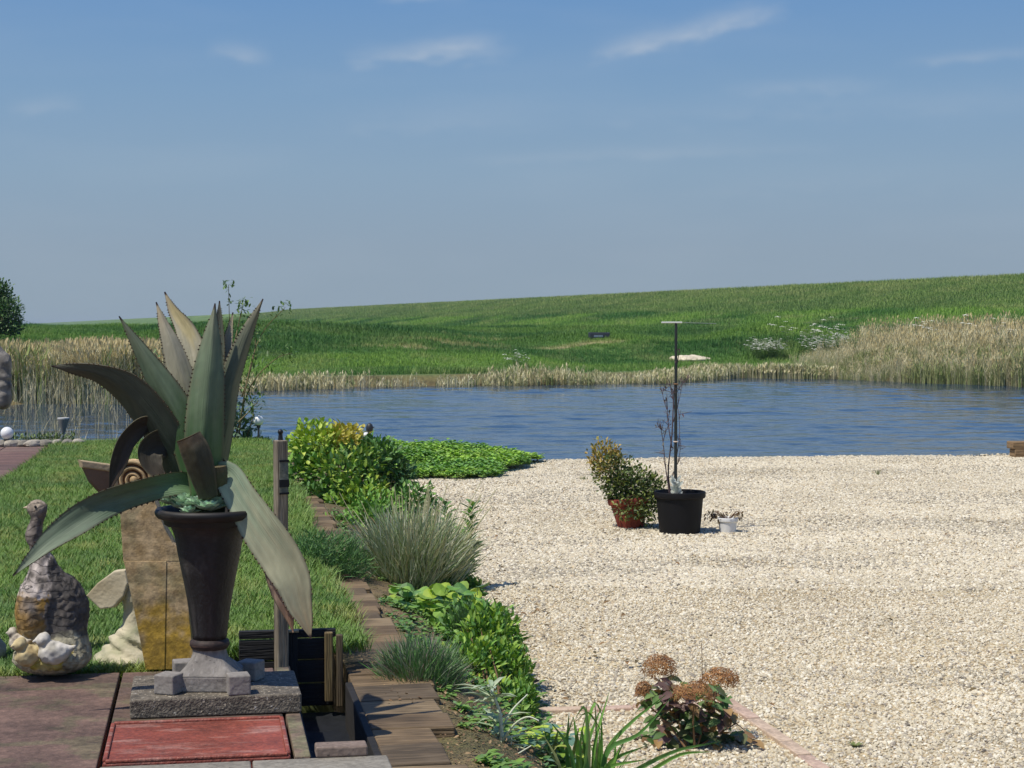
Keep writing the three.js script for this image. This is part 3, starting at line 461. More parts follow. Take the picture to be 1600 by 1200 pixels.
  agLeaf([[308, 750, -0.02, 44, 8], [292, 680, -0.03, 56, 10], [268, 628, -0.04, 50, 12], [240, 580, -0.05, 36, 14], [212, 535, -0.06, 18, 10], [186, 494, -0.07, 2, 0]], { ...gr, seed: 7, ch: -0.22 });
  agLeaf([[322, 775, -0.05, 48, 0], [319, 700, -0.07, 60, 0], [321, 640, -0.08, 58, 0], [326, 580, -0.08, 48, 0], [331, 525, -0.07, 27, 0], [336, 474, -0.06, 2, 0]], { ...gr, seed: 8, ch: -0.34 });
  // arching leaf to the left, seen from below
  agLeaf([[306, 770, 0.02, 40, 10], [284, 725, 0.0, 60, 25], [260, 685, -0.02, 58, 36], [230, 640, -0.04, 56, 42], [192, 602, -0.06, 44, 44], [150, 583, -0.08, 26, 40], [112, 576, -0.09, 16, 30], [80, 572, -0.1, 2, 0]], { ...dk, seed: 9, ch: -0.12 });
  // two drooping dark ones at its foot
  agLeaf([[288, 716, 0.02, 26, 20], [262, 682, -0.01, 28, 25], [230, 664, -0.04, 26, 35], [200, 688, -0.06, 27, 20], [184, 728, -0.07, 24, 10], [171, 768, -0.07, 3, 0]], { base: S(54, 48, 36), mid: S(60, 50, 38), tip: S(64, 48, 36), seed: 10, ch: 0.12, th: 0.04, spine: false, label: 'shrivelled dark leaf hanging down' });
  agLeaf([[292, 706, 0.0, 34, 10], [262, 692, -0.03, 46, 15], [236, 704, -0.05, 40, 10], [240, 728, -0.06, 30, 5], [262, 752, -0.06, 6, 0]], { base: S(50, 46, 34), mid: S(58, 52, 38), tip: S(60, 50, 36), seed: 11, ch: 0.12, th: 0.04, spine: false, label: 'shrivelled dark leaf curled back' });
  // long leaf sagging to the lower left
  agLeaf([[312, 760, -0.02, 34, -25], [280, 755, -0.06, 36, -10], [225, 768, -0.1, 38, 24], [170, 786, -0.13, 42, 14], [122, 812, -0.16, 44, -14], [80, 842, -0.18, 32, -26], [48, 872, -0.2, 16, -15], [20, 900, -0.21, 2, 0]], { base: S(92, 122, 80), mid: S(90, 106, 84), tip: S(128, 138, 114), seed: 12, ch: 0.16 });
  // broad leaf sagging to the lower right
  agLeaf([[332, 745, -0.05, 30, 0], [352, 742, -0.08, 44, -8], [376, 778, -0.1, 50, -12], [404, 822, -0.12, 60, -14], [434, 866, -0.13, 64, -12], [456, 905, -0.135, 56, -8], [468, 945, -0.13, 40, 0], [479, 975, -0.125, 20, 0], [486, 998, -0.12, 2, 0]], { base: S(146, 168, 138), mid: S(168, 166, 134), tip: S(158, 140, 108), seed: 13, ch: 0.1, label: 'broad pale leaf sagging to the right with a torn brown tip' });
  agLeaf([[420, 842, -0.095, 28, 10], [436, 892, -0.1, 44, 12], [446, 935, -0.1, 34, 12], [458, 988, -0.1, 2, 0]], { base: S(178, 172, 144), mid: S(176, 150, 128), tip: S(150, 118, 92), seed: 14, ch: -0.12, name: 'leaf_fold', spine: false, label: 'folded brown edge of the broad leaf' });
  // cut stumps of old leaves
  agLeaf([[326, 778, -0.1, 30, 0], [316, 740, -0.12, 40, 10], [305, 705, -0.135, 44, 14], [294, 682, -0.14, 38, 16]], { base: S(56, 62, 40), mid: S(62, 60, 42), tip: S(80, 66, 48), seed: 15, ch: -0.3, th: 0.2, spine: false, name: 'leaf_stump', label: 'brown stump of a cut leaf' });
  agLeaf([[334, 775, -0.06, 26, 0], [338, 750, -0.09, 34, 0], [336, 730, -0.1, 34, 0]], { base: S(84, 96, 66), mid: S(78, 84, 54), tip: S(98, 88, 60), seed: 16, ch: -0.15, th: 0.25, spine: false, name: 'leaf_stump', label: 'short green stump of a cut leaf' });
  const core = new THREE.SphereGeometry(0.06, 20, 14); core.scale(0.85, 1.15, 0.85); mesh('heart', paint(core.translate(0, 0.03, 0), (x, y, z) => mulc(S(78, 84, 58), 0.8 + noise(x * 40, y * 40, z * 40) * 0.4)), vcol(), ag);
}
{ // small pale succulents round the foot of the agave
  const t = thing('succulents', 'pale green succulent rosettes filling the urn round the agave foot', 'succulents', V(URN.x, 1.047, URN.z)), r = rng(41), mat = leafy(0.1, 0.5);
  const spots = []; for (let k = 0; k < 24; k++) { const a = -0.3 + k / 23 * 3.8, q = 0.06 + r() * 0.07; spots.push([Math.cos(a) * q, Math.sin(a) * q, 0.034 + r() * 0.02, 0.012 + r() * 0.03 + (0.13 - q) * 0.35]); }
  for (const [x, z, s, h] of spots) { const m = new MB(); for (let k = 0; k < 14; k++) { const a = k * 2.4, e = 0.15 + k / 14 * 1.1, d = V(Math.cos(a) * Math.cos(e), Math.sin(e), Math.sin(a) * Math.cos(e)); m.leaf(V(x, h, z), d, V(0, 1, 0).addScaledVector(d, -0.4), s * (1.1 - k * 0.03), s * 0.75, mulc(S(196, 220, 192), 0.8 + r() * 0.4), 0.2, -0.15); } mesh('rosette', m.geo(), mat, t); }
}

// ---------------------------------------------------------------- scroll board, pale ornament and goose behind and beside the urn
{
  const D = 6.1, k = D / FPX, o0 = at(205, 1052, D), t = thing('scroll_bracket', 'tan weathered upright scroll board with yellow lichen, leaning behind the dark urn', 'garden ornament', V(o0.x, T, o0.z));
  t.rotation.y = -YAW * 0.8;
  const lich = tex(512, (u, v) => { const a = tf(u, v, 5, 20, 111, 5), b = tf(u, v, 60, 60, 114, 3), l = tf(u, v, 7, 7, 117, 4), q = 0.85 + 0.45 * (a - 0.5) + 0.35 * (b - 0.5); return mixc([222 * q, 194 * q, 150 * q], [188 * q, 172 * q, 132 * q], sstep(0.5, 0.75, l)); }, true);
  lich.repeat.set(1.6, 1.6); const m = std({ vertexColors: true, map: lich, bumpMap: tb(TX.grainB, 2), bumpScale: 0.0015 }), my = m;
  const X = (u) => (u - 205) * k, Y = (v) => (1052 - v) * k;
  const plate = (name, pts, mt, dz = 0) => { const s = new THREE.Shape(pts.map(([u, v]) => new THREE.Vector2(X(u), Y(v)))), g = new THREE.ExtrudeGeometry(s, { depth: 0.07, bevelEnabled: true, bevelSize: 0.0012, bevelThickness: 0.002, bevelSegments: 2, curveSegments: 10 }); const gg = denser(g); const o = mesh(name, uvM(paint(gg, board), dz * 9, dz), mt, t); o.position.z = dz - 0.1; return o; };
  const board = (x, y, z) => { const n = fbm(x * 22, y * 22, z * 22, 4), l = fbm(x * 9, y * 6, 3, 4); let c = mixc([1, 1, 1], S(206, 196, 170), clamp(0.3 + n * 1.5, 0, 1)); c = mixc(c, [0.78, 0.66, 0.1], clamp((Y(968) - y) * 6 + l * 3.4 + n * 1.4, 0, 0.9)); return c; };
  plate('panel', [[192, 880], [189, 830], [187, 790], [196, 772], [236, 772], [246, 800], [256, 830], [268, 852], [284, 866], [288, 880]], m);
  plate('panel', [[193, 881], [258.8, 881], [255, 1052], [226, 1052], [212, 975], [203, 930]], m, 0.002); plate('panel', [[259.2, 881], [289, 881], [294, 975], [302, 1052], [255.4, 1052]], m, -0.001);
  // scroll: a spiral roll on top
  const mb = [], cv = []; for (let a = 0; a < 15.2; a += 0.22) { const r = lerp(0.066, 0.017, a / 15.2); cv.push(V(Math.cos(a + 3.3) * r, Math.sin(-a - 3.3 + 6.2) * r, 0)); }
  const spiral = new THREE.TubeGeometry(new THREE.CatmullRomCurve3(cv), 110, 0.0095, 8); spiral.scale(1, 1, 4); const so = mesh('scroll', uvM(paint(spiral, () => [0.95, 0.9, 0.82])), m, t); so.position.set(X(209), Y(752), -0.06);
  const disc = mesh('scroll_core', uvM(new THREE.CylinderGeometry(0.058, 0.058, 0.06, 28).rotateX(Math.PI / 2)), std({ color: new THREE.Color().setRGB(...S(150, 118, 92)), map: lich }), t); disc.position.set(X(209), Y(752), -0.065);
  mesh('scroll_eye', paint(new THREE.SphereGeometry(0.015, 14, 10), () => [0.95, 0.9, 0.8]), m, t).position.set(X(209), Y(752), -0.03);
}
{
  const D = 6.38, k = D / FPX, o0 = at(190, 1040, D), t = thing('pale_statue', 'pale stone animal ornament with a wing, half hidden behind the tan scroll board', 'statue', V(o0.x, 0.42, o0.z)); t.rotation.y = -YAW;
  const X = (u) => (u - 190) * k, Y = (v) => (1040 - v) * k, pm = (c) => vcol({ roughness: 0.9, bumpMap: TX.grainB, bumpScale: 0.003, ...c });
  const f = (x, y, z) => { const p = [x, y, z]; let d = ell(p, [X(205), 0.02, 0], [0.135, 0.05, 0.13]); d = smin(d, ell(p, [X(208), Y(1006), 0.0], [0.085, 0.055, 0.08]), 0.03); d = smin(d, cap(p, [X(214), Y(1000), 0], [X(212), Y(925), -0.01], 0.05, 0.042), 0.04); d = smin(d, cap(p, [X(214), Y(925), 0], [X(222), Y(860), -0.02], 0.045, 0.05), 0.04); return d + 0.006 * Math.sin(y * 130 + x * 60) * sstep(0.02, 0.08, y) * (1 - sstep(0.1, 0.14, y)) + noise(x * 30, y * 30, z * 30) * 0.004; };
  mesh('body', uvM(paint(sdf(f, V(X(205), 0.18, 0), 0.26, 54), (x, y, z) => mixc(S(206, 196, 168), S(146, 148, 116), clamp(0.35 + fbm(x * 14, y * 14, z * 14) * 1.6, 0, 1)))), pm(), t);
  const wing = (pts, z, ry, name, ca, cb) => { const s = new THREE.Shape(pts.map(([u, v]) => new THREE.Vector2(X(u), Y(v)))); const g = new THREE.ExtrudeGeometry(s, { depth: 0.028, bevelEnabled: true, bevelSize: 0.006, bevelThickness: 0.006, bevelSegments: 3, steps: 1 }); const o = mesh(name, uvM(paint(g, (x, y, q) => mixc(ca, cb, clamp(0.4 + fbm(x * 16, y * 16, q * 16) * 1.8, 0, 1)))), pm(), t); o.position.z = z; o.rotation.y = ry; return o; };
  wing([[143, 930], [160, 912], [188, 892], [204, 890], [207, 908], [200, 928], [184, 945], [164, 948]], 0.02, -0.2, 'wing', S(212, 200, 172), S(172, 158, 128));
  wing([[131, 722], [150, 724], [176, 732], [176, 766], [158, 764], [144, 748]], 0.02, 0.5, 'raised_wing', S(146, 118, 92), S(112, 86, 66));
  wing([[129, 717], [178, 726], [178, 733], [131, 724]], 0.026, 0.5, 'wing_edge', S(196, 174, 138), S(170, 150, 118));
  const st = new MB(); st.tube([V(X(212), Y(860), -0.03), V(X(196), Y(800), -0.03), V(X(178), Y(750), 0.0)], 0.03, 0.02, S(170, 150, 120), 8); mesh('neck', st.geo(), vcol(), t);
}
{
  const D = 6.03, k = D / FPX, o0 = at(82, 1062, D), t = thing('goose_statue', 'mottled stone goose with pale chicks at its foot, standing on the brown terrace slabs', 'statue', V(o0.x, T, o0.z)); t.rotation.y = -YAW; t.scale.x = 0.88;
  const X = (u) => (u - 82) * k, Y = (v) => (1060 - v) * k;
  const featherB = tex(512, (u, v) => { const dv = v + 0.12 * (tf(u, v, 5, 5, 151, 3) - 0.5), du = u + 0.16 * (tf(u, v, 6, 6, 155, 3) - 0.5) + 2, row = Math.floor((dv + 2) * 15), x = (du * 12 + (row % 2) * 0.5 + hash2(row, 1, 3) * 0.4) % 1 - 0.5, y = ((dv + 2) * 15) % 1, q = Math.hypot(x * 1.1, y - 0.1); return clamp(0.75 - q * 0.7 + 0.5 * (tf(u, v, 40, 40, 141, 4) - 0.5) + 0.5 * (tf(u, v, 8, 8, 143, 4) - 0.5), 0, 1); }, false); featherB.repeat.set(2.2, 2.2);
  const f = (x, y, z) => {
    const p = [x, y, z]; let d = ell(p, [0, Y(1030), 0], [0.148, 0.062, 0.125]); d = Math.max(d, -y);
    d = smin(d, cap(p, [X(96), Y(1005), -0.02], [X(90), Y(945), -0.03], 0.098, 0.085), 0.04); d = smin(d, cap(p, [X(114), Y(960), -0.04], [X(70), Y(890), 0], 0.058, 0.04), 0.04);
    d = smin(d, ell(p, [X(58), Y(960), 0.02], [0.08, 0.12, 0.085]), 0.03);
    d = smin(d, ell(p, [X(113), Y(965), -0.04], [0.05, 0.1, 0.075]), 0.03);
    d = smin(d, cap(p, [X(66), Y(925), 0.0], [X(66), Y(882), 0.0], 0.07, 0.034), 0.04);
    d = smin(d, cap(p, [X(66), Y(885), 0.0], [X(52), Y(838), 0.01], 0.033, 0.026), 0.02);
    d = smin(d, cap(p, [X(52), Y(838), 0.01], [X(62), Y(806), 0.01], 0.026, 0.024), 0.02);
    d = smin(d, ell(p, [X(59), Y(797), 0.01], [0.038, 0.03, 0.03]), 0.014);
    const ft = sstep(Y(990), Y(960), y) * (1 - sstep(Y(890), Y(870), y));
    return d - 0.003 * Math.abs(noise(x * 26, y * 17, z * 26)) - 0.002 * ft * Math.sin(y * 210 + noise(x * 20, y * 20, z * 20) * 5) * (0.5 + 0.5 * Math.sin(x * 160)) + 0.003 * noise(x * 60, y * 60, z * 60);
  };
  const col = (x, y, z) => {
    const n = fbm(x * 20, y * 20, z * 20), m = fbm(x * 60, y * 60, z * 60, 2), l = fbm(x * 9 + 4, y * 9, z * 9, 3);
    y += n * 0.035; let c = y > Y(985) ? mixc(S(84, 78, 72), S(128, 118, 110), clamp(0.5 + n * 1.8, 0, 1)) : mixc(S(188, 180, 152), S(120, 116, 98), clamp(0.4 + n * 2, 0, 1));
    x += n * 0.09; if (y > Y(990) && y < Y(925) && x < 0.0) c = mixc(c, S(150, 116, 48), clamp(0.55 + l * 2, 0, 0.9));
    if (y > Y(930) && y < Y(860) && x < 0.01) c = mixc(c, S(206, 194, 184), clamp(0.5 + n * 2, 0, 0.9));
    if (y < Y(1015) && y > Y(1045) && x > -0.06 && x < 0.08) c = mixc(c, S(184, 164, 60), clamp(0.6 + l * 2, 0, 0.9));
    if (y > Y(812)) c = mixc(c, S(176, 160, 138), clamp(0.2 - x * 3 + n * 2 - 0.2, 0, 0.8));
    if (x > 0.015 && y > Y(995)) c = mixc(c, S(64, 62, 60), clamp(0.5 + n * 2, 0, 0.8)); return mulc(c, 1 + m * 1.1);
  };
  mesh('body', uvM(paint(sdf(f, V(0, 0.3, 0), 0.335, 100), col)), vcol({ bumpMap: featherB, bumpScale: 0.0055, roughness: 0.95 }), t);
  const bk = new THREE.ConeGeometry(0.016, 0.045, 10).rotateZ(1.65).scale(1, 0.8, 0.9); mesh('beak', paint(bk, () => S(196, 178, 150)), vcol(), t).position.set(X(43), Y(795), 0.01);
  const eye = mesh('eye', new THREE.SphereGeometry(0.005, 10, 8), std({ color: 0x14100c, roughness: 0.3 }), t); eye.position.set(X(60), Y(793), 0.041);
  const chick = (u, v, s, turn, ca, cb, z) => {
    const g = sdf((x, y, q) => { const p = [x, y, q]; let d = ell(p, [0, 0, 0], [0.042, 0.03, 0.03]); d = smin(d, ell(p, [-0.026, 0.034, 0.006], [0.02, 0.019, 0.018]), 0.01); d = smin(d, cap(p, [0.03, 0.004, 0], [0.056, 0.012, 0], 0.016, 0.006), 0.01); d = smin(d, cap(p, [-0.042, 0.034, 0.008], [-0.054, 0.031, 0.01], 0.007, 0.002), 0.004); return d + noise(x * 70, y * 70, q * 70) * 0.003; }, V(0, 0.01, 0), 0.075, 44);
    const o = mesh('chick', paint(g, (x, y, q) => mixc(ca, cb, clamp(0.4 + fbm(x * 40, y * 40, q * 40) * 1.8, 0, 1))), vcol(), t); o.position.set(X(u), Y(v), z); o.scale.setScalar(s); o.rotation.y = turn;
  };
  chick(100, 1015, 1.35, 0.1, S(214, 208, 196), S(170, 164, 148), 0.115); chick(56, 1020, 1.25, 0.5, S(214, 196, 148), S(170, 148, 104), 0.11); chick(32, 1004, 1.0, -0.4, S(206, 196, 176), S(124, 112, 98), 0.06);
}
{ // grey stone ornament cut off by the left edge
  const D = 6.4, k = D / FPX, o0 = at(-27, 1000, D), t = thing('stone_ornament', 'weathered grey stone ornament with a curved neck, cut off by the left edge', 'garden ornament', V(o0.x, 0.43, o0.z)); t.rotation.y = -YAW;
  const X = (u) => (u + 34) * k, Y = (v) => (1000 - v) * k, c = (x, y, z) => mulc(S(146, 140, 130), 0.8 + fbm(x * 30, y * 30, z * 30) * 1.2);
  const f = (x, y, z) => { const p = [x, y, z]; let d = cap(p, [X(-40), Y(640), 0], [X(-38), Y(540), 0], 0.045, 0.035); d = smin(d, cap(p, [X(-38), Y(540), 0], [X(-14), Y(516), 0], 0.033, 0.03), 0.02); d = smin(d, cap(p, [X(-14), Y(516), 0], [X(2), Y(530), 0], 0.03, 0.028), 0.02); d = smin(d, cap(p, [X(2), Y(530), 0], [X(0), Y(590), 0], 0.027, 0.035), 0.015); return d + 0.004 * Math.sin(y * 180) * sstep(Y(600), Y(550), y) * (1 - sstep(Y(555), Y(540), y)) * (x > X(-15) ? 1 : 0) + noise(x * 40, y * 40, z * 40) * 0.004; };
  mesh('neck', uvM(paint(sdf(f, V(X(-20), Y(565), 0), 0.21, 60), c)), vcol({ bumpMap: TX.grainB, bumpScale: 0.003 }), t);
  mesh('pedestal', uvM(paint(new THREE.LatheGeometry([[0.0, 0], [0.11, 0], [0.11, 0.05], [0.08, 0.09], [0.055, 0.2], [0.05, 0.5], [0.07, 0.66], [0.085, 0.74], [0.06, 0.83], [0, 0.85]].map((q) => new THREE.Vector2(...q)), 28), c)), vcol({ bumpMap: TX.grainB, bumpScale: 0.003 }), t).position.x = X(-46);
}

// ---------------------------------------------------------------- timber post and low fence by the pit
{
  const woodD = (c) => std({ color: new THREE.Color().setRGB(...c), map: tb(TX.wood, 3), bumpMap: tb(TX.woodB, 3), bumpScale: 0.003, roughness: 0.85 });
  const up = (g) => g.rotateZ(Math.PI / 2);
  const b0 = at(440, 1080, 6.5), p = thing('timber_post', 'slim weathered timber post with a grey plate, taller than the black fence beside it', 'post', V(b0.x, 0.18, b0.z)); p.rotation.y = 0.32;
  const H = 1.05; mesh('shaft', up(rough(uvM(new RoundedBoxGeometry(H, 0.044, 0.044, 4, 0.005)), 0.0008, 20)), woodD(S(150, 140, 124)), p).position.y = H / 2;
  mesh('plate', rbox(0.034, 0.115, 0.004, 0.001), stoneMat(S(128, 132, 120)), p).position.set(0.002, H - 0.135, 0.029);
  for (const y of [0.075, 0.158, 0.195]) mesh('plate_band', rbox(0.038, y === 0.158 ? 0.028 : 0.008, 0.005, 0.001), std({ color: 0x17181a }), p).position.set(0.002, H - y, 0.032);
  mesh('cap_bolt', new THREE.CylinderGeometry(0.006, 0.01, 0.035, 10), std({ color: 0x121214, roughness: 0.5 }), p).position.y = H + 0.016; mesh('cap_knob', new THREE.SphereGeometry(0.0105, 12, 8), std({ color: 0x121214, roughness: 0.5 }), p).position.set(0, H + 0.03, 0);
  const f0 = V(0.32, 0, -6.62), f = thing('timber_fence', 'low black stained timber fence closing the back of the pit', 'fence', f0), blk = std({ color: new THREE.Color().setRGB(0.011, 0.012, 0.014), map: tb(TX.wood, 2), roughness: 0.8, bumpMap: tb(TX.woodB, 3), bumpScale: 0.004 }), yel = woodD(S(126, 110, 74));
  const rail = (x0, x1, y, h, z, m, n = 'rail') => { const o = mesh(n, rough(uvM(new RoundedBoxGeometry(x1 - x0, h, 0.03, 3, 0.004)), 0.0012, 14), m, f); o.position.set((x0 + x1) / 2, y, z); };
  rail(-0.2, 0.16, 0.498, 0.03, 0, blk); rail(-0.2, 0.13, 0.44, 0.075, 0.0, blk); rail(-0.2, 0.15, 0.355, 0.08, 0.002, blk); rail(-0.2, 0.15, 0.265, 0.08, 0, blk);
  const pk = (x, y, h, w, m, z = 0.035, n = 'picket') => { const o = mesh(n, up(rough(uvM(new RoundedBoxGeometry(h, w, 0.028, 3, 0.004), x * 5), 0.001, 18)), m, f); o.position.set(x, y, z); };
  pk(-0.01, 0.34, 0.34, 0.052, blk, 0.04, 'fence_post'); mesh('post_cap', rbox(0.06, 0.008, 0.04, 0.002), woodD(S(206, 188, 150)), f).position.set(-0.01, 0.515, 0.04);
  pk(0.132, 0.375, 0.26, 0.03, yel); pk(0.172, 0.36, 0.27, 0.024, woodD(S(104, 92, 70)), 0.037);
}

// ---------------------------------------------------------------- grass, reeds and flowers of the far bank
const inView = (x, z, m = 0.06) => { const D = x * FWD.x + z * FWD.z, l = x * RIGHT.x + z * RIGHT.z; return D > 4 && Math.abs(l / D) < 800 / FPX + m + 1 / D; };

{
  const r = rng(51), m = new MB();
  for (let k = 0; k < 9; k++) { const a = r() * 6.283, b = r() * 6.283, q = r() * 0.22; m.blade(V(Math.cos(a) * q, -0.02, Math.sin(a) * q), V(Math.cos(b) * 0.3, 1, Math.sin(b) * 0.3), V(Math.cos(b) * 0.15, -0.05, Math.sin(b) * 0.15), 0.13 + r() * 0.15, 0.017, mulc([1, 1, 1], 0.8 + r() * 0.4), 2); }
  const tuft = m.geo(), L = [];
  const tone = (x, z, far) => { const n = fbm(x * 0.07, z * 0.11, 2, 4), q = fbm(x * 0.35, z * 0.3, 5, 3); let c = mixc(far ? S(120, 146, 66) : S(120, 156, 54), far ? S(80, 114, 48) : S(56, 108, 30), clamp(0.45 + n * (far ? 1.1 : 2.4) - far * 0.15 + (far ? 0 : 0.5 * Math.sin((z * 0.9 + x * 0.12) * 0.55 + noise(x * 0.12, z * 0.1, 6) * 4)), 0, 1)); c = mixc(c, S(156, 162, 96), clamp(q * 1.5 - 0.05 + far * 0.4 + (r() < 0.12 ? 0.4 : 0), 0, 0.8)); return mulc(c, 0.95 + r() * 0.32); };
  for (let k = 0; k < 230000; k++) {
    const D = 56 + 66 * r(), lat = (r() - 0.5) * D * 0.66, x = RIGHT.x * lat + FWD.x * D, z = RIGHT.z * lat + FWD.z * D; if (dikeS(x, z) > 45 && dikeH(x, z) > groundH(x, z)) continue;
    const d = pondDist(x, z); if (d < 2.2 + r()) continue;
    let bare = 0; for (const [p, rx, rz] of sandy) { const q = Math.hypot((x - p.x) / rx, (z - p.z) / rz); if (q < 1.0) bare = 1 - q * 0.7; } if (r() < bare * 0.7) continue;
    const lush = sstep(13, 17, d + noise(x * 0.1, z * 0.1, 11) * 5) * (0.5 + 0.5 * noise(x * 0.05, z * 0.05, 12)), c = mixc(mixc(tone(x, z, 0), S(52, 104, 30), lush * 0.8), S(190, 176, 120), bare * 0.7);
    L.push([M4(V(x, groundH(x, z), z), r() * 6.28, (0.55 + r() * 0.6) * (0.7 + 0.6 * clamp(0.5 + noise(x * 0.16, z * 0.12, 3), 0, 1))), c]);
  }
  stuff('bank_grass', tuft, leafy(0.25, 0.8), L, 'long green grass on the uneven bank beyond the pond');
  const L2 = [];
  for (let k = 0; k < 240000; k++) {
    const t = 20 + 440 * r() ** 1.7, s = 46 + 36 * r(), x = 0.9924 * s - 0.1236 * t, z = -0.1236 * s - 0.9924 * t; if (!inView(x, z)) continue;
    L2.push([M4(V(x, dikeH(x, z) - 0.03, z), r() * 6.28, (0.7 + r() * 0.6) * (1 + t / 300)), tone(x, z * 0.5, sstep(58, 78, s) * 0.9)]);
  }
  stuff('dike_grass', tuft, leafy(0.25, 0.8), L2, 'long grass covering the slope of the dike');
}
{
  const reed = (seed, h, n, spread, w, plume) => { const r = rng(seed), m = new MB(); for (let k = 0; k < n; k++) { const a = r() * 6.283, q = Math.sqrt(r()) * spread, b = r() * 6.283, l = h * (0.7 + r() * 0.4), ln = V((r() - 0.5) * 0.12, 1, (r() - 0.5) * 0.12), p = V(Math.cos(a) * q, -0.1, Math.sin(a) * q), tone = mulc([1, 1, 1], 0.7 + r() * 0.55); m.blade(p, ln, V(Math.cos(b) * 0.06 * h, 0, Math.sin(b) * 0.06 * h), l, w, tone, 3); for (let j = 0; j < 2; j++) { const t = 0.35 + r() * 0.5, e = r() * 6.283; m.blade(p.clone().addScaledVector(ln, l * t), V(Math.cos(e) * 0.5, 1, Math.sin(e) * 0.5), V(Math.cos(e) * 0.12, -0.05, Math.sin(e) * 0.12), h * 0.22, w * 1.3, mulc(tone, 0.95), 2); } if (plume && r() < 0.6) m.leaf(p.clone().addScaledVector(ln, l * 0.97), V(Math.cos(b) * 0.3, 1, Math.sin(b) * 0.3), V(0, 0, 1), h * 0.1, w * 3, mulc([0.95, 0.85, 0.7], 0.9), 0.1); } return m.geo(); };
  const tall = reed(61, 1.9, 9, 0.22, 0.02, true), green = reed(62, 1.15, 8, 0.22, 0.026, false), low = reed(63, 0.75, 10, 0.25, 0.026, false), thin = reed(64, 1.5, 4, 0.3, 0.014, true), r = rng(66), mat = leafy(0.25, 0.85);
  const dry = () => mulc(mixc(S(240, 232, 192), S(206, 196, 146), r()), 0.85 + r() * 0.3), grn = () => mulc(mixc(S(150, 162, 88), S(112, 134, 64), r()), 0.85 + r() * 0.3);
  const A = [], B = [], C = [], D4 = [], E = [], F = [];
  // left bed: thick behind, thin stems standing in the water before it
  for (let k = 0; k < 9000; k++) { const D = 45 + r() * 15, u = -60 + r() * 520, q = at(u, 600, D); if (pondDist(q.x, q.z) > 4 || u > 290 + (r() - 0.5) * 150) continue; A.push([M4(V(q.x, WATER - 0.05, q.z), r() * 6.28, 0.62 + r() * 0.26 + 0.12 * noise(q.x * 0.7, q.z * 0.7)), dry()]); if (r() < 0.3) D4.push([M4(V(q.x, WATER, q.z), r() * 6.28, 0.8 + r() * 0.75), grn()]); }
  for (let k = 0; k < 120; k++) { const D = 24 + r() * 22, u = -60 + r() * 330 * (1 - 0.2 * r()), q = at(u, 640, D); if (pondDist(q.x, q.z) > -0.3) continue; E.push([M4(V(q.x, WATER - 0.05, q.z), r() * 6.28, 0.4 + r() * 0.4), mulc(dry(), 0.62)]); }
  // far bank
  for (let i = 7; i < 17; i++) {
    const [ax, az] = SHORE[i], [bx, bz] = SHORE[i + 1] ?? SHORE[0], len = Math.hypot(bx - ax, bz - az), n = Math.round(len * 150);
    for (let k = 0; k < n; k++) {
      const t = r(), off = r() * 3.4 - 0.5, x = ax + (bx - ax) * t + (az - bz) / len * -off * -1, z = az + (bz - az) * t + (bx - ax) / len * off * -1; const d = pondDist(x, z) ; if (d < -0.6 || d > 3) continue;
      const Dp = x * FWD.x + z * FWD.z, u = 800 + (x * RIGHT.x + z * RIGHT.z) / Dp * FPX; if (u < 380 || u > 1300) continue;
      const bare = u > 515 && u < 700 ? 0.86 : u < 760 ? 0.45 : 0.1; if (r() < bare) continue;
      C.push([M4(V(x, Math.max(WATER - 0.1, groundH(x, z)), z), r() * 6.28, 0.45 + r() * 0.45 + 0.35 * noise(x * 0.25, z * 0.25, 3) + (u < 520 ? 0.15 : 0)), r() < 0.6 ? dry() : mixc(grn(), dry(), r() * 0.6)]);
    }
  }
  // right bed, tall, green shoots below old tan stems
  for (let k = 0; k < 34000; k++) { const x = 18 + r() * 26, z = -72 + r() * 30, d = pondDist(x, z); if (d < -0.5 || d > 9.5) continue; const Dp = x * FWD.x + z * FWD.z, u = 800 + (x * RIGHT.x + z * RIGHT.z) / Dp * FPX; if (u < 1230 + r() * 60 || u > 1740) continue; const g = groundH(x, z), h = 0.33 + 0.58 * sstep(1250, 1490, u + noise(x * 0.8, z * 0.8) * 60); if (r() < 0.4 - 0.2 * noise(x * 0.4, z * 0.4)) B.push([M4(V(x, Math.max(WATER - 0.1, g), z), r() * 6.28, (0.72 + r() * 0.32) * h * (d < 2 ? 0.72 : 1)), dry()]); else F.push([M4(V(x, Math.max(WATER - 0.1, g), z), r() * 6.28, (0.5 + r() * 0.6) * h * (1.1 + 0.4 * noise(x * 0.35, z * 0.35, 8))), mixc(grn(), dry(), r() * 0.25)]); }
  const n1 = stuff('reeds', tall, mat, A, 'tan reeds standing thick in the pond at the left'); n1.add; stuff('reeds', green, mat, D4, 'green shoots among the tan reeds at the left'); stuff('reeds', thin, mat, E, 'sparse thin reed stems standing in open water behind the lawn');
  stuff('reeds', low, mat, C, 'low reeds along the far shore of the pond'); stuff('reeds', tall, mat, B, 'tall old tan reeds on the right shore of the pond'); stuff('reeds', green, mat, F, 'green reed shoots on the right shore of the pond');
}
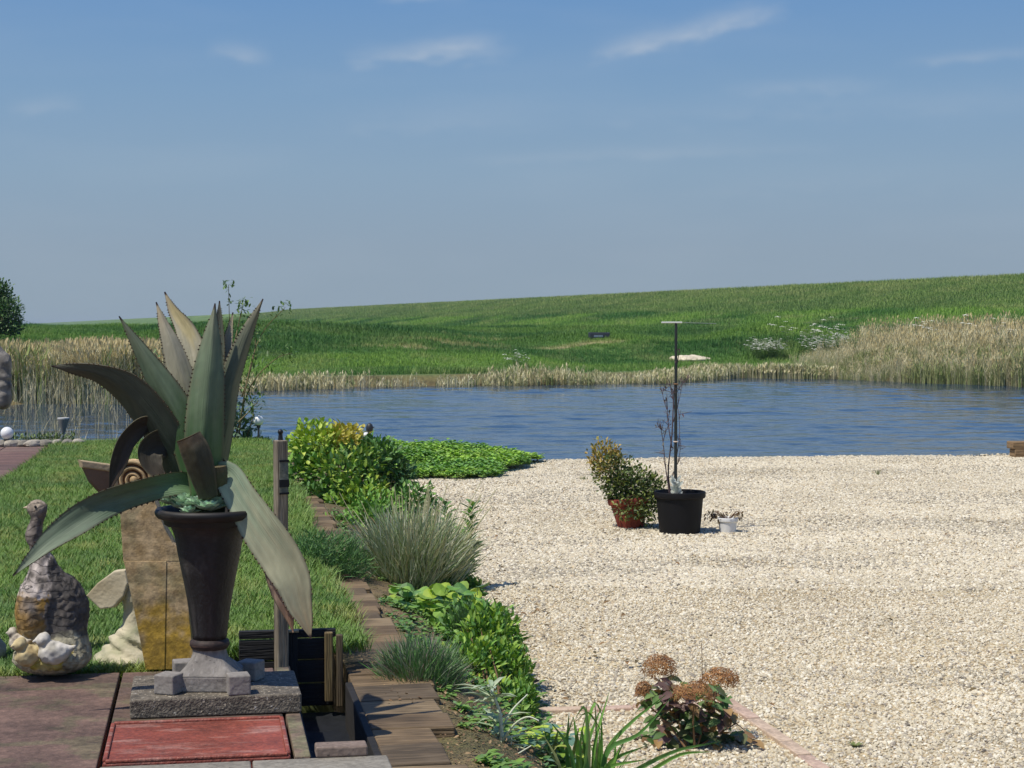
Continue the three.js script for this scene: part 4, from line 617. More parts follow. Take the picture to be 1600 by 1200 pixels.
{ // cow parsley
  const r = rng(71), m = new MB(), w = S(240, 240, 228), g = S(96, 128, 56);
  for (let k = 0; k < 4; k++) { const b = r() * 6.283, top = V(Math.cos(b) * 0.16, 0.55 + r() * 0.3, Math.sin(b) * 0.16); m.tube([V(0, 0, 0), top.clone().multiplyScalar(0.55), top], 0.006, 0.004, g, 4); for (let j = 0; j < 9; j++) { const a = j * 2.4, q = 0.075 * Math.sqrt(j / 9); const c = top.clone().add(V(Math.cos(a) * q, 0.02 - q * 0.3, Math.sin(a) * q)); m.leaf(c.clone().add(V(-0.02, 0, 0)), V(1, 0.2, r() - 0.5), V(0, 1, 0.4), 0.034, 0.03, mulc(w, 0.72 + r() * 0.2), 0.2, 0.3); } for (let j = 0; j < 2; j++) { const a = r() * 6.28; m.leaf(top.clone().multiplyScalar(0.2 + r() * 0.4), V(Math.cos(a), 0.4, Math.sin(a)), V(0, 1, 0), 0.12, 0.05, g, 0.1, 0.3); } }
  const geo = m.geo(), L = [], patch = (u, v, su, sv, n, sc = 1) => { for (let k = 0; k < n; k++) { const p = onLand(u + (r() + r() - 1) * su, v + (r() + r() - 1) * sv); if (pondDist(p.x, p.z) < 0.5) continue; L.push([M4(p, r() * 6.28, sc * (0.8 + r() * 0.5)), mulc([1, 1, 1], 0.85 + r() * 0.2)]); } };
  patch(1200, 560, 34, 6, 70, 0.75); patch(1285, 556, 36, 9, 100, 0.8); patch(1315, 550, 20, 8, 40, 0.85); patch(808, 574, 30, 6, 26, 0.6); patch(1180, 556, 10, 5, 12, 0.8); patch(1265, 540, 50, 8, 20, 0.9);
  // flower heads among the right reeds
  for (let k = 0; k < 60; k++) { const x = 22 + r() * 12, z = -68 + r() * 18, d = pondDist(x, z); if (d < 1.5 || d > 8) continue; L.push([M4(V(x, Math.max(0, groundH(x, z)) + 0.8, z), r() * 6.28, 1.1 + r() * 0.5), [0.9, 0.9, 0.86]]); }
  stuff('cow_parsley', geo, vcol({ roughness: 0.8 }), L, 'white cow parsley in flower between the reeds and the dike');
}
{ // things lying on the far bank
  const p = onLand(1078, 561), s = mesh('sand_heap', rough(uvM(new THREE.SphereGeometry(1, 48, 32).scale(0.95, 0.2, 0.8)), 0.09, 2.2, 4), stoneMat(S(236, 226, 200))); s.position.copy(p).add(V(0, -0.03, 0)); s.rotation.y = -YAW; s.userData = { label: 'long low heap of pale sand lying on the far bank just above the reeds', category: 'sand heap' };
  const q = onLand(936, 530), t = thing('feed_trough', 'small dark low trough standing in the grass at the foot of the dike', 'trough', q.clone().add(V(0, -0.02, 0))); t.scale.setScalar(0.85); t.rotation.y = -YAW + 0.15; const dm = std({ color: new THREE.Color().setRGB(0.035, 0.042, 0.055), roughness: 0.6 }), lm = std({ color: new THREE.Color().setRGB(0.2, 0.25, 0.32), roughness: 0.5 });
  mesh('side', rbox(1.1, 0.26, 0.05, 0.02), dm, t).position.set(0, 0.2, 0.28); mesh('side', rbox(1.1, 0.3, 0.05, 0.02), dm, t).position.set(0, 0.22, -0.28); for (const x of [-1, 1]) { mesh('end', rbox(0.05, 0.3, 0.5, 0.02), dm, t).position.set(x * 0.53, 0.22, 0); mesh('foot', rbox(0.07, 0.1, 0.5, 0.02), dm, t).position.set(x * 0.4, 0.02, 0); } mesh('plate', rbox(0.5, 0.12, 0.02, 0.008), lm, t).position.set(-0.1, 0.16, 0.32);
}
// ---------------------------------------------------------------- leaf tools
const UPV = V(0, 1, 0);
const rdir = (r, y = 0) => { const a = r() * 6.2832, z = r() * 2 - 1, s = Math.sqrt(1 - z * z); return V(s * Math.cos(a), z + y, s * Math.sin(a)).normalize(); };
// foliage filling rounded clumps: [u, v, half width, half height] as seen, at distance D
function foliage(m, r, blobs, D, n, len, wid, cols, { up = 0.5, jut = 0.25, fold = 0.18, back = 0.9, dz = 0 } = {}) {
  const k = D / FPX, vol = blobs.map((b) => b[2] * b[3]), tot = vol.reduce((a, b) => a + b, 0);
  blobs.forEach((b, bi) => {
    const c = at(b[0], b[1], D + (b[4] ?? 0) + dz), rx = b[2] * k, ry = b[3] * k, rz = rx * back, pal = b[5] ?? cols;
    for (let i = 0; i < n * vol[bi] / tot; i++) {
      const d = rdir(r), q = Math.pow(r(), 0.4) * (1 + jut * (r() - 0.5)), lump = 1 + 0.28 * noise(d.x * 2.4 + bi * 9, d.y * 2.4, d.z * 2.4), p = c.clone().add(V(d.x * rx, d.y * ry, d.z * rz).multiplyScalar(q * lump)); if (p.y < 0.01) continue;
      const dir = d.clone().multiplyScalar(0.8).add(rdir(r).multiplyScalar(0.7)).add(V(0, up, 0)).normalize(), nr = d.clone().multiplyScalar(0.6).add(UPV).add(rdir(r).multiplyScalar(0.5)).normalize(), cc = mixc(pal[Math.floor(r() * pal.length)], pal[Math.floor(r() * pal.length)], r());
      m.leaf(p, dir, nr, len * (0.65 + r() * 0.6), wid * (0.7 + r() * 0.5), mulc(cc, 0.8 + r() * 0.4), fold, 0.1 + r() * 0.2);
    }
  });
}
function stems(m, r, base, blobs, D, n, r0, c) { const k = D / FPX; for (let i = 0; i < n; i++) { const b = blobs[i % blobs.length], e = at(b[0], b[1], D + (b[4] ?? 0)).add(V((r() - 0.5) * b[2] * k * 1.5, (r() - 0.2) * b[3] * k, (r() - 0.5) * b[2] * k * 1.4)), s = base.clone().add(V((r() - 0.5) * 0.12, 0, (r() - 0.5) * 0.12)); m.tube([s, s.clone().lerp(e, 0.5).add(V((r() - 0.5) * 0.06, 0.05, (r() - 0.5) * 0.06)), e], r0, r0 * 0.35, c, 5); } }
function shrub(name, label, category, base, parts, group) {   // parts: name -> [MB, material, kind]
  const t = thing(name, label, category, base, group); for (const [n, b, mt, st] of parts) { const g = b.geo(); g.translate(-base.x, -base.y, -base.z); const o = mesh(n, g, mt, t); if (st) o.userData.kind = 'stuff'; } return t;
}
const LEAF = leafy(0.3, 0.6), WOODV = vcol({ roughness: 0.9 }), BLADE = leafy(0.2, 0.65);
const LIME = [S(168, 194, 58), S(138, 174, 50), S(190, 206, 82)], MID = [S(110, 160, 54), S(86, 136, 48), S(138, 180, 70)], DEEP = [S(74, 116, 52), S(58, 98, 46), S(98, 142, 70)], YEL = [S(216, 204, 92), S(204, 188, 78), S(176, 180, 66)];

// ---------------------------------------------------------------- shrubs of the bed, far to near
{
  const r = rng(81), D = 14.2, b = at(545, 845, 14.3); b.y = 0.1; const f = new MB(), s = new MB(), bl = [[490, 695, 40, 36, 0.2, LIME], [470, 735, 24, 34, 0.1, MID], [535, 690, 44, 26, 0.3, YEL], [590, 722, 42, 38, 0.2, [...MID, ...DEEP]], [540, 745, 62, 48, 0, [...LIME, ...MID, ...DEEP]], [500, 790, 34, 36, -0.2, [...MID, ...DEEP]], [560, 790, 56, 38, -0.2, [...LIME, ...MID]], [618, 745, 30, 30, 0.2, DEEP], [505, 825, 34, 34, -0.4, [...MID, ...DEEP]], [560, 835, 50, 34, -0.5, MID]];
  stems(s, r, b, bl, D, 18, 0.009, S(110, 90, 60)); foliage(f, r, bl, D, 6600, 0.062, 0.036, MID);
  shrub('flowering_currant', 'broad lime green and yellow shrub, biggest of the bed, beside the pond', 'shrub', b, [['stem', s, WOODV], ['foliage', f, LEAF, 1]]);
}
{
  const r = rng(82), D = 12.6, b = onY(600, 850, 0.12), f = new MB(), s = new MB(), bl = [[525, 850, 50, 44, 0, MID], [645, 790, 40, 36, 0.4, [...MID, ...DEEP]], [590, 815, 56, 44, 0.2, MID], [560, 870, 50, 36, -0.3, [...MID, ...DEEP]]];
  stems(s, r, b, bl, D, 12, 0.006, S(104, 84, 56)); foliage(f, r, bl, D, 4200, 0.045, 0.024, MID);
  shrub('low_shrub', 'low mid green shrub between the lime shrub and the grey lavender', 'shrub', b, [['stem', s, WOODV], ['foliage', f, LEAF, 1]]);
}
// short blades filling a rounded clump that stands on its base
const volume = (m, r, b, n, R, lift, L, w, cols, wild) => { for (let k = 0; k < n; k++) { const d = rdir(r), q = Math.pow(r(), 0.45) * (1 + 0.25 * noise(d.x * 2.5, d.y * 2.5, d.z * 2.5 + b.x)), p = b.clone().add(V(d.x * R[0] * q, lift + d.y * R[1] * q, d.z * R[2] * q)); if (p.y < b.y) continue; const e = V(d.x * 0.75, 0.9, d.z * 0.75).add(rdir(r).multiplyScalar(wild)).normalize(); m.blade(p, e, rdir(r).multiplyScalar(0.02), L[0] + r() * L[1], w, mulc(cols[Math.floor(r() * cols.length)], 0.75 + r() * 0.5), 2); } };
const needles = (m, r, c, n, rx, ry, rz, len, w, cols, lean = 0.6) => { for (let k = 0; k < n; k++) { const a = r() * 6.283, q = Math.sqrt(r()), d = V(Math.cos(a) * q * lean, 1, Math.sin(a) * q * lean), p = c.clone().add(V(Math.cos(a) * q * rx * 0.55, r() * ry * 0.5, Math.sin(a) * q * rz * 0.55)); m.blade(p, d, V(Math.cos(a) * q * rx * 0.35, -0.02, Math.sin(a) * q * rz * 0.35).add(rdir(r).multiplyScalar(len * 0.08)), len * (0.55 + r() * 0.6), w, mulc(cols[Math.floor(r() * cols.length)], 0.75 + r() * 0.5), 3); } };
{
  const r = rng(83), D = 10.9, b = onY(505, 925, 0.22), f = new MB(); volume(f, r, b, 5200, [0.24, 0.19, 0.24], 0.12, [0.03, 0.06], 0.0055, [S(80, 126, 58), S(62, 104, 52), S(104, 146, 72)], 0.9);
  const dr = new MB(); for (let k = 0; k < 40; k++) dr.leaf(b.clone().add(V((r() - 0.5) * 0.2, 0.03 + r() * 0.1, 0.12 + r() * 0.1)), rdir(r, 0.3), UPV, 0.05, 0.02, mulc(S(110, 62, 52), 0.7 + r() * 0.5));
  shrub('heather_clump', 'soft feathery green clump left of the grey lavender by the path', 'plant', b, [['foliage', f, BLADE, 1], ['dry_leaf', dr, BLADE, 1]]);
}
{
  const r = rng(84), b = onY(642, 940, 0.09), f = new MB(), fl = new MB(); const cols = [S(192, 200, 168), S(160, 174, 136), S(214, 214, 190), S(142, 162, 108), S(202, 196, 150)];
  needles(f, r, b, 500, 0.34, 0.3, 0.3, 0.36, 0.006, cols, 0.75); const inner = [S(118, 146, 84), S(142, 160, 106), S(160, 170, 134)]; volume(f, r, b, 5600, [0.31, 0.22, 0.28], 0.2, [0.08, 0.15], 0.0065, [...cols, ...cols, ...inner], 0.42);
  for (let k = 0; k < 46; k++) { const a = r() * 6.283, q = Math.sqrt(r()), d = V(Math.cos(a) * q * 0.8 + (r() - 0.5) * 0.3, 1, Math.sin(a) * q * 0.6), p = b.clone().add(V(Math.cos(a) * q * 0.14, 0.1, Math.sin(a) * q * 0.14)), e = p.clone().addScaledVector(d, 0.42 + r() * 0.14); fl.tube([p, p.clone().lerp(e, 0.5), e], 0.003, 0.0022, S(168, 164, 124), 4); }
  shrub('lavender', 'big grey green lavender clump of stiff thin stalks beside the gravel', 'plant', b, [['stalks', f, BLADE, 1], ['stem', fl, WOODV, 1]]);
}
{ // leafy shoots standing against the gravel
  const r = rng(85), b = onY(715, 915, 0.04), f = new MB(), s = new MB();
  for (const [u, v, h] of [[694, 784, 1], [738, 786, 1], [720, 830, 0.8], [746, 850, 0.7], [706, 850, 0.8], [690, 830, 0.8], [734, 880, 0.6], [712, 890, 0.6]]) { const D = 10.9 + (r() - 0.5) * 0.3, e = at(u, v, D), p0 = b.clone().add(V((r() - 0.5) * 0.1, 0, (r() - 0.5) * 0.1)); s.tube([p0, p0.clone().lerp(e, 0.5).add(V(0.02, 0.02, 0)), e], 0.005, 0.002, S(96, 96, 56), 5); for (let k = 0; k < 42; k++) { const t = 0.15 + 0.85 * (k / 42), a = k * 2.4, p = p0.clone().lerp(e, t), d = V(Math.cos(a), 0.7, Math.sin(a)); f.leaf(p, d, V(-d.x * 0.3, 1, -d.z * 0.3), (0.085 + r() * 0.04) * (1.15 - t * 0.4), 0.042, mulc([...MID, ...DEEP][Math.floor(r() * 6)], 0.8 + r() * 0.5), 0.15, 0.15); } }
  shrub('leafy_shoots', 'upright dark green leafy shoots standing out against the gravel beside the lavender', 'plant', b, [['stem', s, WOODV], ['foliage', f, LEAF, 1]]);
}
{
  const r = rng(140), D = 9.6, b = at(650, 965, D); b.y = 0.1; const f = new MB(), s = new MB(), bl = [[690, 935, 42, 30, 0.3, MID], [735, 930, 20, 26, 0.3, [...MID, ...DEEP]], [620, 945, 44, 24, 0.2, [...MID, LIME[1]]], [565, 925, 30, 22, 0.6, MID]];
  stems(s, r, b, bl, D, 10, 0.005, S(110, 90, 60)); foliage(f, r, bl, D, 2600, 0.042, 0.024, MID);
  shrub('low_leafy_plant', 'low mid green leafy plant spreading at the foot of the grey lavender', 'plant', b, [['stem', s, WOODV], ['foliage', f, LEAF, 1]]);
}
{
  const r = rng(141), D = 8.2, b = at(700, 1010, D); b.y = 0.1; const f = new MB(), s = new MB(), bl = [[690, 1000, 44, 30, 0.2, [...MID, LIME[1]]], [745, 975, 30, 30, 0.3, MID], [770, 1000, 30, 40, 0, [...MID, ...DEEP]]];
  stems(s, r, b, bl, D, 10, 0.005, S(110, 90, 60)); foliage(f, r, bl, D, 2600, 0.034, 0.018, MID);
  shrub('low_leafy_plant', 'small green leafy plant between the round leaved plant and the dense shrub', 'plant', b, [['stem', s, WOODV], ['foliage', f, LEAF, 1]]);
}
{ // round leaved low plants: each leaf a part
  const b = onY(672, 985, 0.08), t = thing('round_leaved_plant', 'low plant of round light green leaves in front of the lavender', 'plant', b), r = rng(86), vs = [MID[0], MID[2], LIME[1], DEEP[2], LIME[0]].map((c) => { const m = new MB(); for (let k = 0; k < 10; k++) { const a = k / 10 * 6.283, a2 = (k + 1) / 10 * 6.283, q = (w) => V(Math.cos(w) * 0.5 + 0.42, 0.08 * Math.cos(w * 2), Math.sin(w) * 0.46); const o = m.v(0.4, 0.03, 0, mulc(c, 1.08)), i = m.vv(q(a), mulc(c, 0.95)), j = m.vv(q(a2), mulc(c, 0.95)); m.t(o, j, i); } m.tube([V(0, 0, 0), V(-0.12, -0.12, 0), V(-0.2, -0.5, 0)], 0.03, 0.03, mulc(c, 0.8), 4); return m.geo(); });
  for (let k = 0; k < 270; k++) { const u = 676 + (r() + r() - 1) * 92, v = 956 + (r() - 0.5) * 80 + (u - 672) * 0.02, D = 8.9 + (r() - 0.5) * 0.5, p = at(u, v, D); if (p.y < 0.05) p.y = 0.05 + r() * 0.1; const o = mesh('leaf', vs[Math.floor(r() * 5)], LEAF, t); o.position.copy(p).sub(b); o.rotation.set((r() - 0.3) * 0.9, r() * 6.28, (r() - 0.5) * 0.9); o.scale.setScalar(0.05 + r() * 0.04); }
}
{ const b = onY(600, 1005, 0.27), t = thing('dry_rosette', 'small yellowish withered rosette at the edge of the sleeper path', 'plant', b), r = rng(87); for (let k = 0; k < 16; k++) { const m = new MB(), a = k * 2.4, e = 0.1 + r() * 0.7; m.leaf(V(0, 0.01, 0), V(Math.cos(a), e, Math.sin(a)), UPV, 0.07 + r() * 0.04, 0.035, mulc(mixc(S(196, 164, 84), S(150, 110, 64), r()), 0.9 + r() * 0.2), 0.2, 0.3); mesh('leaf', m.geo(), LEAF, t); } }
{ // small green lavender, nearer
  const r = rng(88), b = onY(655, 1112, 0.2), f = new MB(), s = new MB(); needles(f, r, b, 500, 0.2, 0.3, 0.19, 0.16, 0.004, [S(112, 146, 96), S(90, 128, 78)], 0.66); volume(f, r, b, 4600, [0.15, 0.14, 0.15], 0.1, [0.04, 0.07], 0.004, [S(112, 146, 96), S(90, 128, 78), S(146, 164, 128), S(104, 158, 74), S(150, 138, 130)], 0.5);
  for (let k = 0; k < 26; k++) { const a = r() * 6.283, q = r(); s.tube([b.clone().add(V(0, -0.01, 0)), b.clone().add(V(Math.cos(a) * q * 0.1, 0.09, Math.sin(a) * q * 0.1)), b.clone().add(V(Math.cos(a) * q * 0.16, 0.17 + r() * 0.06, Math.sin(a) * q * 0.16))], 0.004, 0.0015, S(120, 92, 70), 4); }
  shrub('lavender', 'small green lavender bush right beside the sleepers, nearer than the big grey one', 'plant', b, [['stem', s, WOODV, 1], ['stalks', f, BLADE, 1]]);
}
{ // dense small leaved shrub by the gravel
  const r = rng(89), b = onY(765, 1150, 0.03), f = new MB(), s = new MB(), n1 = new MB(), bl = [[764, 1006, 54, 62, 0.5], [735, 985, 46, 50, 0.7, [...DEEP, ...MID]], [788, 1062, 48, 58, 0.2], [735, 1058, 60, 62, 0.1], [765, 1120, 70, 58, -0.1], [812, 1105, 26, 44, 0], [718, 1125, 48, 44, -0.2], [760, 1170, 60, 30, -0.4]];
  stems(s, r, b, bl, 7.4, 22, 0.006, S(110, 86, 60)); foliage(f, r, bl, 7.4, 10500, 0.036, 0.019, [...MID, LIME[1], LIME[0], DEEP[2]], { up: 0.7 });
  needles(n1, r, at(742, 1010, 8.0), 500, 0.12, 0.14, 0.12, 0.16, 0.004, [S(84, 126, 70), S(110, 142, 92)], 0.6);
  shrub('dense_shrub', 'dense bright green small leaved shrub between the near lavender and the gravel', 'shrub', b, [['stem', s, WOODV], ['foliage', f, LEAF, 1], ['shoots', n1, BLADE, 1]]);
}
{ // pale dried thistle like plant
  const r = rng(90), b = onY(775, 1215, 0.06), s = new MB(), f = new MB(), c = S(196, 204, 166), c2 = S(214, 218, 196);
  const st = (pts, r0) => { const P = pts.map(([u, v, d]) => at(u, v, 5.9 + (d ?? 0))); s.tube(new THREE.CatmullRomCurve3(P).getPoints(10), r0 * 1.25, r0 * 0.5, c, 5, c2); return P; };
  st([[786, 1225], [784, 1150], [780, 1110], [762, 1070]], 0.008); st([[784, 1140], [800, 1110, 0.05], [824, 1085, 0.1]], 0.004); st([[784, 1160], [806, 1130, -0.05], [826, 1120, -0.08], [842, 1126, -0.1]], 0.004); st([[760, 1230], [745, 1180], [731, 1140]], 0.0045); st([[790, 1225], [796, 1180], [800, 1150]], 0.004); st([[770, 1225], [800, 1185, -0.1], [830, 1165, -0.1]], 0.004);
  for (let k = 0; k < 60; k++) { const t = r(), p = at(lerp(785, 764, t) + (r() - 0.5) * 12, lerp(1200, 1072, t), 5.9), a = r() * 6.283; f.leaf(p, V(Math.cos(a), 0.5, Math.sin(a)), UPV, 0.06 + r() * 0.06, 0.02, mulc(mixc(c, S(120, 160, 120), r() * 0.6), 0.8 + r() * 0.4), 0.25, 0.3); }
  shrub('dried_thistle', 'pale grey green thistle like plant with bare forking stems at the bottom of the bed', 'plant', b, [['stem', s, WOODV], ['leaves', f, LEAF, 1]]);
}
{ // blue green low leaves
  const b = onY(822, 1200, 0.04), t = thing('sedum_clump', 'low clump of broad blue green and lime leaves at the bottom of the bed', 'plant', b), r = rng(91);
  for (let k = 0; k < 190; k++) { const m = new MB(), u = 832 + (r() + r() - 1) * 90, v = 1172 + (r() - 0.5) * 66, p = at(u, v, 6.25 + (r() - 0.5) * 0.25); p.y = Math.max(p.y, 0.03); const a = r() * 6.283; m.leaf(V(0, 0, 0), V(Math.cos(a), 0.35, Math.sin(a)), UPV, 0.05 + r() * 0.03, 0.036, mulc(r() < 0.45 ? S(104, 142, 120) : LIME[Math.floor(r() * 3)], 0.8 + r() * 0.35), 0.15, 0.2); const o = mesh('leaf', m.geo(), LEAF, t); o.position.copy(p).sub(b); }
}
{ // strap leaved plants at the bottom edge
  const spec = [[905, 1225, 9, 1], [868, 1222, 7, 0.9], [975, 1225, 9, 1.05]], r = rng(92), labels = ['middle tuft of green strap leaves at the bottom edge, left of the hydrangea', 'tuft of green strap leaves at the bottom edge nearest the thistle', 'tuft of green strap leaves at the bottom edge nearest the hydrangea'];
  const blades = [[[905, 1225], [902, 1160], [896, 1120]], [[900, 1225], [890, 1170], [862, 1130]], [[910, 1225], [918, 1150], [912, 1105], [900, 1120]], [[930, 1225], [932, 1150], [929, 1090]], [[925, 1225], [930, 1160], [952, 1080]], [[935, 1225], [950, 1170], [985, 1130], [1040, 1086]], [[940, 1225], [955, 1190], [1010, 1165]], [[892, 1225], [886, 1180], [889, 1112]], [[880, 1225], [872, 1190], [850, 1150]], [[870, 1225], [858, 1170], [848, 1130]], [[915, 1225], [912, 1170], [930, 1098], [945, 1130]], [[898, 1225], [905, 1190], [920, 1130]], [[928, 1225], [938, 1190], [940, 1120]], [[885, 1225], [895, 1180], [905, 1136]], [[945, 1225], [948, 1180], [970, 1140]], [[958, 1225], [968, 1200], [990, 1168]], [[876, 1225], [880, 1190], [868, 1160]], [[950, 1225], [960, 1190], [962, 1160]], [[860, 1225], [866, 1170], [872, 1140]], [[965, 1225], [1000, 1200], [1060, 1172], [1120, 1160]], [[922, 1225], [915, 1180], [908, 1140]]];
  const owner = (p) => p[0][0] < 886 ? 1 : p[0][0] > 932 ? 2 : 0, T3 = spec.map(([u, v], i) => thing('strap_leaved_plant', labels[i], 'plant', onY(u, v, 0.03)));
  blades.forEach((bl, i) => { for (let j = 0; j < 2; j++) { const D = 6.2 + (r() - 0.5) * 0.2, P = bl.map(([u, v], k) => at(u + (j ? (r() - 0.5) * 30 : 0), v + (j ? r() * 24 : 0), D - k * 0.03 * (r() - 0.3))), cv = new THREE.CatmullRomCurve3(P), m = new MB(), N = 12, c = mulc(i % 5 === 3 ? S(150, 156, 96) : mixc(S(120, 168, 70), S(84, 134, 56), r()), 0.9 + r() * 0.3); let last = null; for (let k = 0; k <= N; k++) { const t = k / N, q = cv.getPoint(t), tn = cv.getTangent(t), sd = V().crossVectors(tn, V(Math.sin(i), 0.2, Math.cos(i) + 1.2)).normalize(), w = 0.0085 * (1 - t ** 2.5) + 0.0006, a = m.vv(q.clone().addScaledVector(sd, -w), c), mm = m.vv(q.clone().add(V(0, -0.003, -0.003)), mulc(c, 0.9)), e = m.vv(q.clone().addScaledVector(sd, w), c); if (last) { m.q(last[0], last[1], mm, a); m.q(last[1], last[2], e, mm); } last = [a, mm, e]; } const tg = T3[owner(bl)], g = m.geo(); g.translate(-tg.position.x, -tg.position.y, -tg.position.z); mesh('leaf', g, BLADE, tg); } });
}
{ // hydrangea with old flower heads
  const b = onY(1082, 1172, 0.0), t = thing('hydrangea', 'small hydrangea with withered tan flower heads on the gravel inside the brick kerb', 'shrub', b), r = rng(93), D = 6.9, L = (u, v, d = 0) => at(u, v, D + d).sub(b), s = new MB();
  const heads = [[1030, 1048, 28, 25, 0.05], [1124, 1064, 32, 21, 0.1], [1084, 1088, 34, 22, -0.12], [1006, 1082, 13, 17, 0.0]];
  for (const [u, v, , , d] of heads) { const e = L(u, v + 14, d); s.tube([V((r() - 0.5) * 0.05, -0.02, (r() - 0.5) * 0.05), e.clone().multiplyScalar(0.5).add(V(0, 0.01, 0)), e], 0.005, 0.003, S(124, 96, 66), 5); }
  s.tube([L(1097, 1075, 0.1), L(1097, 1030, 0.1), L(1096, 1004, 0.1)], 0.002, 0.0012, S(140, 116, 90), 4); s.tube([V(0, 0, 0), L(1150, 1130), L(1175, 1150)], 0.004, 0.002, S(110, 84, 60), 5);
  mesh('stem', s.geo(), WOODV, t);
  for (const [u, v, rx, ry, d] of heads) { const m = new MB(), k = D / FPX, c0 = L(u, v, d); for (let i = 0; i < rx * 14; i++) { const q = rdir(r, 0.35); if (q.y < -0.25) continue; const p = c0.clone().add(V(q.x * rx * k, q.y * ry * k, q.z * rx * k).multiplyScalar(0.66 + r() * 0.38)), c = mulc(mixc(S(190, 142, 84), S(134, 88, 50), r()), 0.75 + r() * 0.5); for (let j = 0; j < 4; j++) { const a = j * 1.571 + i, tx = V().crossVectors(q, Math.abs(q.y) > 0.9 ? V(1, 0, 0) : UPV).normalize(), ty = V().crossVectors(q, tx), dd = tx.clone().multiplyScalar(Math.cos(a)).addScaledVector(ty, Math.sin(a)).addScaledVector(q, 0.25); const e0 = m.vv(p, c), e1 = m.vv(p.clone().addScaledVector(dd, 0.008).addScaledVector(ty, 0.003), c), e2 = m.vv(p.clone().addScaledVector(dd, 0.0125), mulc(c, 1.15)), e3 = m.vv(p.clone().addScaledVector(dd, 0.008).addScaledVector(ty, -0.003), c); m.q(e0, e1, e2, e3); } } mesh('flower_head', m.geo(), leafy(0.3, 0.8), t); }
  const pal = [S(84, 118, 58), S(106, 134, 70), S(96, 104, 58), S(134, 104, 70), S(160, 128, 78), S(112, 86, 78), S(90, 124, 62)], sp = []; const add = (u, v, su, sv, n) => { for (let k = 0; k < n; k++) sp.push([u + (r() + r() - 1) * su, v + (r() + r() - 1) * sv]); };
  add(1045, 1085, 36, 34, 34); add(1085, 1125, 44, 30, 40); add(1125, 1105, 30, 34, 34); add(1030, 1075, 24, 24, 20); add(1080, 1110, 60, 26, 40); add(1110, 1080, 26, 14, 16); add(1060, 1150, 50, 22, 22); add(1120, 1150, 46, 22, 22); add(1030, 1120, 20, 30, 12); add(1012, 1090, 10, 16, 5); add(1165, 1150, 18, 14, 6); add(1000, 1160, 18, 12, 6);
  for (const [u, v] of sp) { const m = new MB(), a = r() * 6.283, c = mulc(pal[Math.floor(r() * pal.length)], 0.85 + r() * 0.4), p = L(u, v, (r() - 0.5) * 0.18); if (p.y < 0.01) p.y = 0.01 + r() * 0.02; m.leaf(V(0, 0, 0), V(Math.cos(a), 0.1 - r() * 0.7, Math.sin(a)), V(0, 1, 0.5), 0.055 + r() * 0.025, 0.042, c, 0.15, 0.25); const o = mesh('leaf', m.geo(), LEAF, t); o.position.copy(p); }
}
{ // ground cover by the pond and small weeds
  const r = rng(94), m = new MB(); for (let k = 0; k < 7; k++) { const a = k * 2.4, e = 0.2 + r() * 0.9; m.leaf(V(0, 0.03 + r() * 0.05, 0), V(Math.cos(a), e * 0.6, Math.sin(a)), UPV, 0.075, 0.05, mulc([1, 1, 1], 0.8 + r() * 0.4), 0.18, 0.25); }
  const L = []; for (let k = 0; k < 12600; k++) { const x = 0.75 + r() * 3.3, z = -18.55 - r() * 3.05; if (z > -18.85 + noise(x * 1.7, 3) * 0.35 + noise(x * 6, 5) * 0.12 - (r() < 0.06 ? -0.25 : 0)) continue; const e = 3.75 - Math.max(0, (-z - 20.4)) * -0.2 - (z > -19.3 ? ( -19.3 + -z * -1) * 0 : 0); if (x > lerp(3.0, 3.9, clamp((-z - 18.7) / 2.2, 0, 1)) + noise(z * 2, x * 2) * 0.25) continue; L.push([M4(V(x, -0.03 + (0.05 + 0.15 * sstep(18.9, 21, -z) * sstep(4.2, 2.8, x)) * (0.75 + 0.25 * r() + 0.2 * noise(x * 2, z * 2)), z), r() * 6.28, 0.35 + r() * r() * 0.9), mulc(mixc(S(160, 196, 54), S(104, 154, 42), clamp(r() * 0.7 + 0.3 + 1.2 * noise(x * 1.6, z * 1.6, 4), 0, 1)), 0.8 + r() * 0.4)]); }
  stuff('ground_cover', m.geo(), leafy(0.3, 0.6), L, 'bright green ground cover spreading between the gravel and the pond');
  const L3 = []; for (let k = 0; k < 1900; k++) { const z = -4.8 - 9.5 * r() * Math.sqrt(r()), x = lerp(0.84, bedR(z) + 0.02, r()); if (fbm(x * 2, z * 2, 3) < -0.02) continue; L3.push([M4(V(x, bedY(x, z) - 0.02, z), r() * 6.28, 0.25 + r() * 0.4), mulc(mixc(S(120, 156, 56), S(80, 124, 50), r()), 0.85 + r() * 0.3)]); }
  stuff('bed_weeds', m.geo(), leafy(0.3, 0.6), L3, 'small green weeds sprinkled over the bed earth');
  const w = onY(1336, 1168, 0.0), t = thing('gravel_weed', 'tiny green weed growing alone in the gravel at the lower right', 'weed', w); for (let k = 0; k < 9; k++) { const q = new MB(), a = k * 2.4; q.leaf(V(0, 0, 0), V(Math.cos(a), 0.8, Math.sin(a)), UPV, 0.04, 0.014, S(120, 132, 70), 0.1, 0.2); mesh('leaf', q.geo(), LEAF, t); }
  for (const [u, v, l] of [[1370, 742, 'faint green weed tuft near the water edge of the gravel at the right'], [912, 752, 'faint green weed tuft in the gravel left of the potted box shrub']]) { const w2 = onY(u, v, 0), t2 = thing('gravel_weed', l, 'weed', w2); const q = new MB(); for (let k = 0; k < 16; k++) { const a = k * 2.4; q.blade(V((r() - 0.5) * 0.06, 0, (r() - 0.5) * 0.06), V(Math.cos(a) * 0.6, 1, Math.sin(a) * 0.6), V(0, 0, 0.01), 0.07, 0.006, S(126, 136, 84), 2); } mesh('blades', q.geo(), BLADE, t2); }
}
